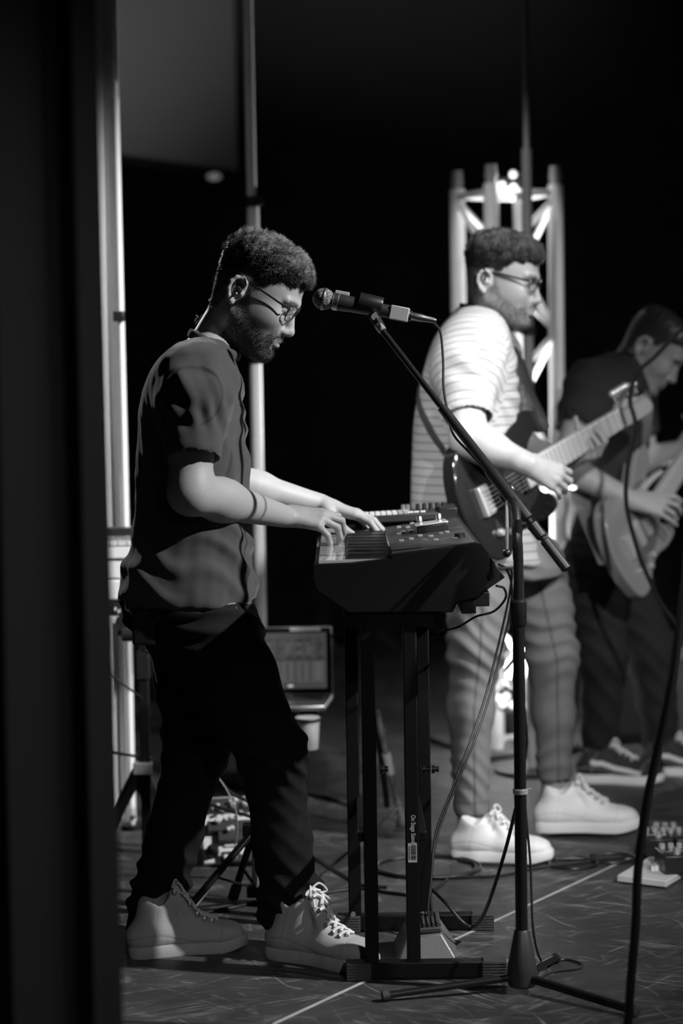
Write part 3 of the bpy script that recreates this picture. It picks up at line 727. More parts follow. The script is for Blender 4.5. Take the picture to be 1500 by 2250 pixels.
# ================================================================ person at the keyboard
YK = 4.65
SOLE_OFF = mat('sole_offwhite', .42, .7, var=.12, vscale=30); LACE = mat('lace_white', .68, .85)
per = thing('person', 'man in dark t-shirt and glasses leaning over the keyboard to play it', 'person', 'musicians', loc=tuple(G(470, 2095) * A(1, 1, 0)))
HO = P(535, 640, 4.6) + A(0, .065, 0); HB = rotz(math.radians(-9)) @ roty(math.radians(27)); NB = P(462, 778, 4.66)
hd = make_head(HO, HB, 1.0, NB, .057, seed=3, hair_top=.0075)
# arms and hands
shR, elR, wrR = P(422, 868, 4.46), P(418, 1082, 4.42), P(622, 1132, 4.70)
shL, elL, wrL = P(440, 868, 4.86), P(492, 1058, 4.95), P(702, 1108, 5.02)
lo, hi = bbox([P(340, 830, 4.4), P(835, 1215, 5.0), P(420, 1215, 4.33), P(420, 830, 5.12)], .03)
F = Field(lo, hi, .003)
F.rc(shR, shR + (elR - shR) * .5, .046, .049, k=.02); F.rc(shR + (elR - shR) * .45, elR, .050, .042, k=.02)
F.rc(elR, elR + (wrR - elR) * .35, .043, .0455, k=.03); F.rc(elR + (wrR - elR) * .3, wrR, .0445, .0255, k=.02, flat=(A(0, 1, 0), .9))
F.ell(wrR + A(-.018, -.008, .016), (.012, .011, .010), k=.012)
F.rc(shL, elL, .052, .042, k=.02); F.rc(elL, elL + (wrL - elL) * .35, .042, .042, k=.03); F.rc(elL + (wrL - elL) * .3, wrL, .041, .0245, k=.02)
hand(F, wrR, A(1, .12, -.10), A(.1, -.45, .9), A(0, 1, .45), [(.25, 1.0, .45), (.30, .95, .45), (.42, .80, .40), (.75, .45, .25)], sc=.98, spread=.16, thumb=[(.6, .6, -.5), (.85, .2, -.5), (.9, 0, -.5)])
hand(F, wrL, A(1, -.05, -.28), A(.28, .1, 1), A(0, -1, .0), [(.22, .45, .25), (.18, .42, .25), (.2, .45, .3), (.3, .5, .3)], sc=.98, spread=.15, thumb=[(.55, .7, -.45), (.8, .4, -.45), (.95, .1, -.3)])
Va, Qa = F.surf(1); Qa = fix(Va, Qa)
# hidden torso, hips and legs carry the clothes
TOR = [(738, 428, 492, .06), (752, 395, 508, .105), (775, 362, 518, .150), (805, 338, 523, .185), (850, 317, 531, .202), (900, 308, 537, .200), (960, 305, 541, .19), (1030, 303, 545, .18), (1100, 300, 548, .172), (1160, 298, 549, .168), (1210, 288, 549, .178), (1250, 274, 554, .192), (1285, 270, 560, .200), (1318, 272, 563, .200)]
hipR, knR, anR = P(437, 1345, 4.555), P(597, 1648, 4.53), P(636, 2015, 4.585)
hipL, knL, anL = P(418, 1345, 4.755), P(432, 1645, 4.77), P(333, 2012, 4.70)
lo, hi = bbox([P(260, 700, 4.4), P(720, 2060, 4.9), A(-.3, 4.4, .02), A(-.3, 4.92, .05)], .03)
F = Field(lo, hi, .009)
F.loft(rows_px(TOR, YK), n=2.3, grow=-.014); F.rc(P(455, 790, YK), HO + HB @ A(-.012, 0, -.09), .058, .046, k=.03)
F.rc(hipR, knR, .085, .055, k=.04); F.rc(knR, anR, .055, .038, k=.02); F.rc(hipL, knL, .085, .055, k=.04); F.rc(knL, anL, .055, .038, k=.02)
F.rc(anR, P(690, 2085, 4.57), .035, .03); F.rc(anL, P(390, 2065, 4.69), .035, .03)
F.rc(shR, shR + (elR - shR) * .4, .045, .042, k=.03); F.rc(shL, shL + (elL - shL) * .5, .049, .047, k=.03)
Vb, Qb = F.surf(1); Qb = fix(Vb, Qb)
V, Q, tn = join([(hd['V'], hd['F'], hd['tint']), (Va, Qa), (Vb, Qb)])
put('body', qmesh('body', V, Q, {'tint': tn}), skin, per)
ho = put('hair', qmesh('hair', *hd['cap']), hairm, per)
sm = qmesh('hair_strands', *hd['strands']); put('strands', sm, hairm, ho)['kind'] = 'stuff'
put('beard', qmesh('beard', *hd['beard']), hairm, per)['kind'] = 'stuff'
glasses(per, HO, HB, 1.0, mat('dark_tortoise', .02, .25))
# in-ear monitor and its cable behind the neck
io = thing('earphone', None, None, loc=tuple(HO)); io.parent = per; io.matrix_parent_inverse = Matrix.Translation(-per.location)
ep = HO + HB @ A(.001, -.0835, .004)
def ipart(nm, mb, mm): me = mb.mesh(nm); me.materials.append(mm); ob = bpy.data.objects.new(nm, me); link(ob); ob.parent = io; ob.matrix_parent_inverse = Matrix.Translation(-Vector(io.location)); return ob
ipart('housing', MB().ball(ep, .009, 12, (1, .8, 1.15)), plas); ipart('tip_ring', MB().ball(ep + HB @ A(.001, -.007, -.009), .003, 8), chrome)
cb = spline([ep + HB @ A(.002, -.006, .004), HO + HB @ A(.012, -.088, .022), HO + HB @ A(-.002, -.090, .034), HO + HB @ A(-.022, -.086, .012), HO + HB @ A(-.05, -.05, -.05), P(430, 712, 4.56), P(433, 694, 4.57), P(428, 703, 4.6), P(418, 735, 4.64)], 6)
ipart('cable', MB().tube(cb, .0011, 6), cablem); ipart('cable_slider', MB().cyl(P(433, 694, 4.57), P(427, 704, 4.575), .003, n=8), chrome)
# t-shirt
lo, hi = bbox([P(255, 715, 4.4), P(570, 1335, 4.95), A(-.3, 4.33, 1.0), A(-.3, 5.0, 1.0)], .03)
F = Field(lo, hi, .003)
F.loft(rows_px(TOR, YK), n=2.35, k=.02)
slR = P(424, 985, 4.42); slL = P(452, 985, 4.90)
F.rc(P(432, 838, 4.50), P(428, 880, 4.455), .078, .070, k=.05); F.rc(P(428, 880, 4.455), slR, .070, .060, k=.03)
F.rc(P(440, 838, 4.82), slL, .075, .058, k=.04)
dR = nrm(slR - P(428, 880, 4.455))
F.rc(slR + dR * .035, slR - dR * .06, .054, .0535, k=.004, sub=True)
dL = nrm(slL - P(440, 838, 4.82)); F.rc(slL + dL * .035, slL - dL * .06, .053, .0525, k=.004, sub=True)
F.rc(P(470, 735, YK), P(462, 765, YK), .069, .066, k=.006, sub=True)          # neck opening
F.ell(P(502, 768, YK), (.032, .05, .022), R=roty(.6), k=.006, sub=True)
F.loft([(z - .03, a + .016, b - .016, c + .016, d - .016) for z, a, b, c, d in rows_px(TOR[-3:], YK)], n=2.35, k=.006, sub=True)
def dsp(V, N):
    x, y, z = V.T; d = 0.0012 * wob(V, 38, 1) + .0008 * wob(V, 90, 4)
    pz = V[:, 2]; zz = (pz - P(0, 1100, YK)[2])
    # belly folds gathering towards the hips
    fr = np.abs(np.sin((V @ A(28, 10, 40)) + 1.3 * wob(V, 14, 3))) ** 3
    d += .008 * fr * sstep(P(0, 1080, YK)[2], P(0, 1220, YK)[2], pz) * (1 - .5 * sstep(P(0, 1290, YK)[2], P(0, 1330, YK)[2], pz))
    # pull lines from the armpit across the chest and along the sleeve
    q = V - P(470, 930, 4.47); r = np.hypot(q[:, 0], q[:, 2]); an = np.arctan2(q[:, 2], q[:, 0])
    d += .0042 * np.sin(an * 9 + 1.2 * wob(V, 12, 5)) * np.exp(-((r - .09) / .055) ** 2) * sstep(.025, .07, r)
    d += .0042 * np.sin((V @ A(170, 20, 30)) + 1.5 * wob(V, 18, 2)) * np.exp(-(np.linalg.norm(V - P(440, 935, 4.41), axis=1) / .09) ** 2)
    # long hanging folds down the back and the belly
    d += .0045 * np.abs(np.sin(y * 34 + 1.5 * wob(V, 6, 4))) ** 2 * sstep(P(0, 900, YK)[2], P(0, 1050, YK)[2], pz) * sstep(P(350, 1000, YK)[0], P(325, 1000, YK)[0], x)
    d += .0032 * np.sin(y * 60 + 7 * zz + wob(V, 10, 6)) * sstep(P(0, 900, YK)[2], P(0, 1000, YK)[2], pz) * sstep(P(440, 1000, YK)[0], P(500, 1000, YK)[0], x)
    cf = (slR - V) @ dR; near = np.linalg.norm(V - slR, axis=1) < .12
    return d * np.where(near, .15 + .85 * sstep(.005, .06, cf), 1)
def seamt(V, N):
    q = V - P(462, 868, 4.44); return np.exp(-((np.linalg.norm((V - P(425, 868, 4.44))[:, [0, 2]], axis=1) - .062) / .0022) ** 2) * (V[:, 1] < 4.55) * (V[:, 0] > P(430, 0, 4.5)[0]) * .8
shirt = attr_mat('charcoal_jersey', .062, .022, rough=.9, bump=.35, bscale=900, spec=.15, sheen=.25)
clothing('t_shirt', F, shirt, per, dsp, {'tint': seamt})
cu = nrm(P(420, 735, YK) - P(520, 790, YK))
cp = [P(471, 762, YK) + A(math.cos(t_) * .053, math.sin(t_) * .062, -math.cos(t_) * .028 + .004) for t_ in np.linspace(0, 2 * math.pi, 40, endpoint=False)]
put('collar', MB().tube(cp, .010, 10, closed=True, flat=(nrm(A(.45, 0, .9)), .4)).mesh('collar'), shirt, per)
# jeans
lo, hi = bbox([P(262, 1240, 4.4), P(725, 2075, 4.9), A(-.3, 4.42, .06), A(-.3, 4.9, .05)], .03)
F = Field(lo, hi, .0048)
F.loft(rows_px([(1255, 305, 535, .14), (1300, 295, 540, .145), (1345, 290, 556, .16), (1400, 310, 580, .150)], YK), n=2.3, k=.03)
F.rc(hipR + A(0, .01, -.02), P(517, 1500, 4.54), .104, .088, k=.05); F.rc(P(517, 1500, 4.54), knR, .088, .070, k=.03); F.rc(knR, P(618, 1840, 4.56), .069, .060, k=.03); F.rc(P(618, 1840, 4.56), P(645, 2028, 4.585), .060, .062, k=.03)
F.rc(hipL + A(0, -.01, -.02), P(430, 1500, 4.76), .103, .086, k=.05); F.rc(P(430, 1500, 4.76), knL, .086, .069, k=.03); F.rc(knL, P(382, 1830, 4.74), .068, .057, k=.03); F.rc(P(382, 1830, 4.74), P(332, 2030, 4.70), .057, .060, k=.03)
F.ell(P(335, 1300, YK), (.07, .13, .085), k=.04)
F.rc(P(640, 1965, 4.585), P(675, 1958, 4.575), .045, .030, k=.02)                  # bunched fabric over the ankle
F.rc(P(618, 1990, 4.585), P(670, 2005, 4.57), .05, .036, k=.02)
F.cut(P(650, 2040, 4.585), A(.35, 0, -1)) if False else None
F.rc(P(648, 2046, 4.585), P(652, 2090, 4.585), .050, .062, k=.004, sub=True); F.rc(P(330, 2044, 4.70), P(326, 2080, 4.70), .048, .06, k=.004, sub=True)
def dj(V, N):
    z = V[:, 2]; kn = np.exp(-((z - knR[2]) / .07) ** 2); an_ = np.exp(-((z - .12) / .07) ** 2); gr = np.exp(-((z - hipR[2] + .03) / .08) ** 2)
    f = np.abs(np.sin(V @ A(18, 14, 62) + 1.8 * wob(V, 13, 2))) ** 3
    return .001 * wob(V, 45, 3) + f * (.006 * kn + .010 * an_ + .006 * gr + .0015)
jean = mat('black_denim', .009, .85, 0, .3, 700, var=.25, vscale=40, spec=.2)
clothing('jeans', F, jean, per, dj)
# belt with pack, strap hardware at the back
bp = P(318, 1345, 4.5); MB().box(bp + A(.0, -.02, -.03), (.05, .024, .075)).build('belt_pack', plas, per, .006)
MB().tube(spline([P(283, 1322, 4.60), P(296, 1345, 4.52), P(330, 1352, 4.47), P(420, 1350, 4.455), P(520, 1345, 4.5)], 6), .012, 8, flat=(A(0, 0, 1), .35)).build('belt', blk, per)
for i, (x, y) in enumerate(((281, 1330), (289, 1333), (301, 1336))): MB().tube([P(x, y, 4.53) + A(.006 * math.cos(q), 0, .011 * math.sin(q)) for q in np.linspace(0, 6.28, 16, endpoint=False)], .0022, 6, closed=True).build('belt_ring', chrome, per)
MB().tube(spline([P(288, 1345, 4.53), P(300, 1390, 4.53), P(311, 1428, 4.54), P(330, 1440, 4.55), P(345, 1500, 4.56)], 6), .0016, 6).build('pack_cable', chrome, per)
upm = attr_mat('offwhite_canvas', .42, .14, rough=.85, bump=.3, bscale=900, spec=.2)
sneaker(per, G(592, 2098), G(848, 2140), upm, SOLE_OFF, LACE, high=.035, L=.272)
sneaker(per, G(283, 2103), G(508, 2083), upm, SOLE_OFF, LACE, high=.03, L=.262)
# ================================================================ keyboard, stand, microphone
KY0, KY1 = 4.34, 5.22
def hit(px, py, p0, n):
    d = ray(px, py); return C0 + d * (np.dot(np.asarray(p0) - C0, n) / np.dot(d, n))
def pxz(px, py, Y=KY0): q = P(px, py, Y); return (q[0], q[2])
kb = thing('keyboard', 'black workstation keyboard with white keys on the column stand', 'keyboard', loc=(0.1, 4.8, pxz(800, 1345)[1]))
X0 = pxz(700, 1232)[0]; XB = pxz(769, 1232)[0]; X1 = pxz(857, 1222)[0]; KZ = pxz(700, 1233)[1]
zb = pxz(800, 1348)[1]
kbm = mat('keyboard_case', .006, .5, 0, .15, 600, spec=.3)
prof = [(X0 - .012, KZ - .03), (X0 - .010, KZ - .016), (X1, KZ - .016), (X1 + .001, pxz(859, 1221)[1]), pxz(1046, 1194), pxz(1056, 1197), pxz(1110, 1270), pxz(1063, 1302), pxz(1050, 1316), pxz(1005, 1325), pxz(995, 1347), (X0 + .06, zb), (X0 - .008, KZ - .06)]
prof = [(a[0], a[1]) for a in prof]
MB().prism(prof, (0, KY0 + .012, 0), A(1, 0, 0), A(0, 0, 1), A(0, 1, 0), KY1 - KY0 - .024).build('case', kbm, kb, .004)
cheek = [(X0 - .014, KZ - .034), (X0 - .012, KZ - .006), (XB, KZ - .004), (X1, KZ + .004), (X1 + .002, pxz(859, 1219)[1] + .001)] + [(a[0], a[1] + .001) for a in prof[4:]]
for y in (KY0, KY1 - .012): MB().prism(cheek, (0, y, 0), A(1, 0, 0), A(0, 0, 1), A(0, 1, 0), .0118).build('end_cheek', kbm, kb, .003)
ivory = mat('ivory_key', .62, .12, coat=.6); ebony = mat('black_key', .02, .25)
nk = 36; pit = (KY1 - KY0 - .03) / nk
kme = MB().box((0, 0, 0), (X1 - X0, pit - .0012, .017)).mesh('white_key'); kme.materials.append(ivory)
bme = MB().prism([(-.046, 0), (.046, 0), (.046, .012), (-.038, .012)], (0, -.0058, 0), A(1, 0, 0), A(0, 0, 1), A(0, 1, 0), .0116).mesh('black_key'); bme.materials.append(ebony)
for i in range(nk):
    o = bpy.data.objects.new('white_key', kme); link(o, kb); o.location = Vector(((X0 + X1) / 2, KY0 + .015 + pit * (i + .5), KZ - .0085)) - kb.location; bv = o
    if i % 7 in (0, 1, 3, 4, 5) and i < nk - 1:
        o = bpy.data.objects.new('black_key', bme); link(o, kb); o.location = Vector((X1 - .047, KY0 + .015 + pit * (i + 1), KZ)) - kb.location
# control panel fittings
pa = A(pxz(860, 1220)[0], KY0, pxz(860, 1220)[1]); pb = A(pxz(1046, 1194)[0], KY0, pxz(1046, 1194)[1]); pu = nrm(pb - pa); pn = nrm(np.cross(pu, A(0, 1, 0))); pn = pn if pn[2] > 0 else -pn
PR = np.stack([pu, A(0, 1, 0), pn], 1)
ppm = mat('scuffed_panel', .05, .38, 0, .2, 40, var=.45, vscale=18); MB().box((pa + pb) / 2 + A(0, (KY1 - KY0) / 2, 0) + pn * .0012, (np.linalg.norm(pb - pa) - .004, KY1 - KY0 - .03, .002), PR).build('top_panel', ppm, kb)
bt = mat('pale_button', .30, .5); bt2 = mat('grey_button', .12, .5)
for k, (x, y) in enumerate([(876, 1161), (896, 1161), (876, 1175), (886, 1172), (902, 1170), (882, 1191), (904, 1187), (947, 1181), (969, 1175), (923, 1180), (935, 1190), (958, 1189), (982, 1172), (916, 1160), (1000, 1186), (870, 1152), (886, 1152), (905, 1152)]):
    q = hit(x, y, pa, pn); MB().box(q + pn * .0025, (.010, .022 if k % 3 else .03, .005), PR).build('button', bt if k not in (10, 13, 14, 15) else bt2, kb, .001)
q = hit(1010, 1183, pa, pn); MB().cyl(q, q + pn * .012, .012, .011, 18).build('dial', plas, kb)
for y in np.linspace(KY0 + .45, KY1 - .08, 6): MB().cyl(pa + pu * .12 + A(0, y - KY0, 0), pa + pu * .12 + A(0, y - KY0, 0) + pn * .012, .008, .007, 14).build('knob', plas, kb)
q = hit(940, 1158, pa + A(0, .5, 0), pn); MB().box(pa + pu * .10 + A(0, .30, 0) + pn * .001, (.10, .10, .002), PR).build('display', mat('dark_glass', .01, .08), kb)
for i, (px, w_) in enumerate(((1060, .03), (1030, .045))): MB().box((pxz(px, 1316)[0], 4.6, pxz(px, 1318 + 16 * i)[1]), (.03, .5, .03)).build('connector_bay', plas, kb, .002)
# small stompbox resting on the panel
q = hit(948, 1168, pa, pn); t = thing('stompbox', 'small chrome-topped effect box with two knobs on the keyboard panel', 'effect box', loc=tuple(q))
SR = PR @ rotz(.05); MB().box(q + pn * .0095, (.070, .075, .018), SR).build('box', plas, t, .003)
MB().box(q + pn * .020, (.074, .079, .004), SR).build('top_plate', mat('chrome_plate', .75, .18, .3), t, .002)
for dx in (-.022, .022): MB().lathe(q + pn * .022 + SR @ A(dx, .02, 0), pn, [(0, .0075), (.012, .0068), (.015, .005)], 14).build('knob', alu, t)
# slim groove controller across the far end of the keyboard
a0 = P(797, 1146, 5.12); a1 = P(998, 1134, 5.12); cu_ = nrm(a1 - a0); cn = nrm(np.cross(cu_, A(0, 1, 0))); cn = cn if cn[2] > 0 else -cn; CL = np.linalg.norm(a1 - a0)
t = thing('pad_controller', 'slim black pad controller with pale pads and a row of knobs lying across the keyboard', 'controller', loc=tuple(a0))
RC = np.stack([cu_, A(0, 1, 0), cn], 1); cc = (a0 + a1) / 2
MB().box(cc + cn * .008, (CL, .14, .018), RC).build('case', mat('controller_case', .03, .35), t, .003)
MB().box(cc + cu_ * CL * .42 + cn * .012, (CL * .2, .145, .028), RC).build('side_block', plas, t, .003)
for i in range(8):
    for j in range(2): MB().box(cc + cu_ * (-CL * .46 + .0135 * i) + A(0, -.05 + .05 * j, 0) + cn * .019, (.0115, .04, .005), RC).build('pad', bt if i > 5 else mat('white_pad', .6, .4), t, .001)
for i, f in enumerate((-.05, .0, .11, .18, .25, .32, .39)):
    q = cc + cu_ * CL * f + A(0, .02, 0) + cn * .017; kn = MB().lathe(q, cn, [(0, .006), (.016, .0052), (.017, .004)], 14).build('knob', plas if i > 1 else alu, t)
for f in (.02, .08, .15): MB().box(cc + cu_ * CL * f - A(0, .045, 0) + cn * .019, (.012, .012, .004), RC).build('pad', mat('white_pad', .6, .4), t, .001)

# column stand
st = thing('keyboard_stand', 'black square-tube keyboard stand with white lettering and barcode label', 'keyboard stand', loc=(P(860, 2140, 4.5)[0], 4.5, 0))
YN, YF = 4.37, 4.75
def post(px, Y, ztop): q = P(px, 1750, Y); return MB().box((q[0], Y, (ztop + .03) / 2), (.0285, .0285, ztop - .03)).build('post', blk, st, .0025)
for px, Y in ((812, YN), (904, YN), (776, YF), (932, YF)): post(px, Y, zb - .001)
for Y, x0, x1 in ((YN, 760, 1112), (YF, 742, 1085)):
    a, b = P(x0, 2100, Y), P(x1, 2100, Y); MB().box(((a[0] + b[0]) / 2, Y, .021), (b[0] - a[0] - .09, .032, .034)).build('base_bar', blk, st, .003)
    for x, s in ((a[0], 1), (b[0], -1)):
        m = MB().box((x + s * .026, Y, .019), (.052, .038, .038))
        for k in range(6): m.box((x + s * .026, Y, .004 + .006 * k), (.050, .0395, .0025))
        m.build('rubber_foot', rub, st, .002)
for Y in (YN, YF): MB().box((P(854, 1350, Y)[0], Y, zb - .016), (.19, .034, .028)).build('top_rail', blk, st, .003)
for px in (790, 915): q = P(px, 1500, 4.56); MB().box((q[0], (YN + YF) / 2, .30), (.02, YF - YN, .02)).build('side_rail', blk, st, .002)
for px, py, Y in ((835, 1690, YN), (948, 1690, YF), (928, 1690, YN), (795, 1690, YF)):
    q = P(px, py, Y); MB().lathe(q, (1, 0, 0), [(0, .010), (.006, .010), (.008, .006), (.016, .006)], 14).build('clamp_knob', blkm, st)
for px, py, Y in ((927, 2005, YF), (775, 2005, YF)): q = P(px, py, Y); MB().cyl((q[0], Y - .0165, q[2]), (q[0], Y - .0142, q[2]), .006, n=14).build('rivet', mat('rivet', .25, .5), st)
# printed lettering and barcode
fq = P(907, 1791, YN - .0148); tx = bpy.data.curves.new('stand_lettering', 'FONT'); tx.body = 'On Stage Stands'; tx.size = .0135; tx.extrude = .0001; tx.align_y = 'CENTER'
tob = bpy.data.objects.new('lettering', tx); link(tob); dg = bpy.context.evaluated_depsgraph_get(); me = bpy.data.meshes.new_from_object(tob.evaluated_get(dg)); bpy.data.objects.remove(tob)
vv = np.array([v.co for v in me.vertices]); ln = vv[:, 0].max() - vv[:, 0].min(); vv[:, 0] *= .062 / ln
Wv = fq + np.outer(vv[:, 0], A(0, 0, -1)) + np.outer(vv[:, 1], A(1, 0, 0)) + np.outer(vv[:, 2], A(0, -1, 0))
for v, c in zip(me.vertices, Wv): v.co = c
put('lettering', me, mat('print_grey', .6, .7), st)
lq = P(906, 1874, YN - .0148); MB().box((lq[0], YN - .0146, lq[2]), (.0185, .0006, .040)).build('barcode_label', mat('label_paper', .5, .7), st)
m = MB(); rg = np.random.default_rng(2); z = lq[2] + .015
while z > lq[2] - .014:
    h_ = rg.choice([.0006, .001, .0016]); m.box((lq[0] + .002, YN - .0150, z), (.011, .0003, h_)); z -= h_ + rg.choice([.0007, .0012])
m.box((lq[0] - .0065, YN - .0150, lq[2]), (.0016, .0003, .028)); m.build('barcode', mat('print_black', .01, .7), st)

# volume pedal
q0 = G(872, 2150); q1 = G(1016, 2146); t = thing('volume_pedal', 'dark wedge-shaped volume pedal on the floor beside the keyboard stand', 'pedal', loc=tuple((q0 + q1) / 2))
xa, xb_ = q0[0], q1[0]; ya, yb = 4.46, 4.66
v = [(xa, ya, .0), (xb_, ya, .0), (xb_, yb, .0), (xa, yb, .0), (xa + .025, ya + .03, .055), (xb_ - .038, ya + .03, .062), (xb_ - .038, yb - .03, .062), (xa + .025, yb - .03, .055)]
MB().add(v, [(3, 2, 1, 0), (0, 1, 5, 4), (1, 2, 6, 5), (2, 3, 7, 6), (3, 0, 4, 7), (4, 5, 6, 7)]).build('housing', mat('pedal_grey_metal', .2, .42, .5, .2, 500), t, .004)
MB().box(((xa + xb_) / 2 - .006, (ya + yb) / 2, .066), (.075, .13, .012), roty(-.06)).build('treadle', rub, t, .003)
m = MB()
for k in range(7): m.box(((xa + xb_) / 2 - .006 - .03 + .01 * k, (ya + yb) / 2, .073 + .0005 * k), (.004, .12, .003))
m.build('grip', rub, t)
MB().cyl((xb_ - .012, ya - .004, .014), (xb_ + .012, ya - .010, .012), .006, n=12).build('plug', alu, t)

# ---------------------------------------------------------------- boom microphone stand
b0 = G(1147, 2178); ms = thing('mic_stand', 'black boom microphone stand on a tripod base in front of the keyboard', 'mic stand', loc=(b0[0], b0[1], 0)); YM = b0[1]
MB().lathe((b0[0], YM, .012), (0, 0, 1), [(0, .026), (.004, .0295), (.03, .0305), (.045, .029), (.112, .0155), (.116, .013)], 28).build('base', mat('cast_iron', .07, .45, .5), ms)
zc = P(1130, 1120, YM)[2]
MB().cyl((b0[0], YM, .10), (b0[0], YM, P(0, 1345, YM)[2]), .0125, n=18).build('lower_tube', mat('tube_black', .035, .28, .6), ms)
MB().cyl((b0[0], YM, P(0, 1400, YM)[2]), (b0[0], YM, zc - .02), .0095, n=18).build('upper_tube', mat('tube_black', .035, .28, .6), ms)
MB().lathe((b0[0], YM, P(0, 1392, YM)[2]), (0, 0, 1), [(0, .0145), (.004, .0165), (.048, .0165), (.052, .0125)], 20).build('height_clutch', plas, ms)
q = P(1148, 1738, YM); MB().lathe((b0[0], YM, q[2] - .006), (0, 0, 1), [(0, .0135), (0.001, .0155), (.010, .0155), (.011, .0135)], 18).box((b0[0] + .018, YM, q[2]), (.012, .008, .009)).build('cable_clip', chrome, ms)
for (px, py, r) in ((842, 2188, .0078), (1224, 2103, .0078), (1398, 2222, .0095)):
    e = G(px, py, .012); s_ = A(b0[0], YM, .032); d = nrm(e - s_); lg = MB().cyl(s_ + d * .02, e, r, r * .95, 14).build('leg', mat('tube_black', .035, .28, .6), ms)
    MB().lathe(e - d * .012, d, [(0, r + .0005), (.001, r + .0028), (.014, r + .0028), (.0155, r)], 16).build('rubber_foot', rub, lg)
# boom
bt_ = P(1246, 1252, 4.27); bh = P(838, 724, 4.48); bd = nrm(bh - bt_); ct = bt_ + bd * (np.linalg.norm(bh - bt_) * .31)
MB().cyl(bt_, bh, .0068, n=16).build('boom_tube', mat('tube_black', .035, .28, .6), ms)
LB = np.linalg.norm(bh - bt_)
MB().lathe(bt_, bd, [(0, .0075), (.002, .0105), (.075, .0105), (.078, .008)], 18).build('boom_grip', plas, ms)
MB().lathe(bt_ + bd * .082, bd, [(0, .0075), (.003, .0115), (.035, .0125), (.040, .008)], 18).build('counterweight_collar', plas, ms)
MB().lathe(bt_ + bd * .13, bd, [(0, .0085), (.003, .0135), (.13, .0135), (.14, .0105), (.30, .0102), (.302, .007)], 18).build('boom_sleeve', plas, ms)
cj = A(b0[0], YM, zc); MB().ball(ct - A(0, -.012, 0), .019, 16, (1, .7, 1.1)).build('swivel', plas, ms)
MB().tube(spline([A(b0[0], YM, zc - .10), A(b0[0] - .002, YM, zc - .05), (cj + ct) / 2 + A(.004, .008, -.012), ct + A(0, .014, 0)], 6), .0105, 12).build('swivel_arm', plas, ms)
tk = P(1114, 1160, YM - .02); te = P(1113, 1215, YM - .022); hb = MB().tube([ct + A(-.004, -.008, -.016), tk, te], .0028, 8).build('t_handle', chrome, ms); MB().ball(te, .0085, 14).build('handle_ball', plas, hb)
# clip
mh = P(711, 657, 4.51); mt = P(897, 693, 4.50); md = nrm(mt - mh); cl = P(815, 668, 4.505); dn = nrm(np.cross(md, A(0, 1, 0))); dn = dn if dn[2] < 0 else -dn
hinge = P(823, 696, 4.495)
MB().bar(cl + dn * .014, hinge, .014, .020).bar(hinge, bh, .016, .016).build('clip_arm', plas, ms, .002)
MB().cyl(hinge - A(0, .013, 0), hinge + A(0, .013, 0), .0075, n=16).build('clip_hinge', chrome, ms)
MB().cyl(bh - bd * .004, bh + bd * .014, .0095, .0085, 14).build('thread_adapter', chrome, ms)
m = MB(); m.lathe(cl - md * .026, md, [(0, .0195), (.001, .0205), (.048, .0185), (.05, .017)], 24); m.build('clip_cradle', plas, ms)
# microphone (rests in the clip)
mc = thing('microphone', 'dynamic vocal microphone with silver mesh ball head in the boom clip', 'microphone', loc=tuple(mh))
def grille_mat():
    m = mat('mic_mesh', .55, .45, .0); N = m.node_tree.nodes; L = m.node_tree.links; b = N['Principled BSDF']
    tc = N.new('ShaderNodeTexCoord'); v = N.new('ShaderNodeTexVoronoi'); v.inputs['Scale'].default_value = 430; L.new(tc.outputs['Object'], v.inputs['Vector'])
    r = N.new('ShaderNodeMapRange'); r.inputs['From Max'].default_value = .55; r.inputs['To Min'].default_value = .9; r.inputs['To Max'].default_value = .10; L.new(v.outputs[0], r.inputs['Value'])
    L.new(r.outputs[0], b.inputs['Base Color']); bp = N.new('ShaderNodeBump'); bp.invert = True; bp.inputs['Distance'].default_value = .002; L.new(v.outputs[0], bp.inputs['Height']); L.new(bp.outputs[0], b.inputs['Normal']); return m
MB().ball(mh, .0232, 28, (1, 1, 1.02), frame(md)).build('grille', grille_mat(), mc)
MB().lathe(mh - md * .0025, md, [(0, .0236), (.001, .0242), (.004, .0242), (.005, .0236)], 30).build('grille_band', mat('mic_band', .3, .35, .9), mc)
MB().lathe(mh + md * .019, md, [(0, .0165), (.003, .0195), (.012, .0195), (.013, .0185)], 26).build('grille_ring', alu, mc)
MB().lathe(mh + md * .030, md, [(0, .0185), (.02, .0180), (.023, .0170), (.06, .0160), (.155, .0118), (.158, .0095)], 26).build('handle', mat('mic_grey', .045, .35, .4), mc)
MB().box(mh + md * .036 - dn * .0185, (.011, .010, .030), frame(md)).build('switch_tape', mat('white_tape', .55, .7), mc, .001)
MB().bar(mh + md * .142, mh + md * .182, .030, .030, up=A(0, 0, 1)).build('tape_block', mat('white_tape', .55, .7), mc, .002)
MB().lathe(mh + md * .182, md, [(0, .0095), (.002, .0115), (.006, .0115), (.007, .009)], 18).build('rear_ring', plas, mc)
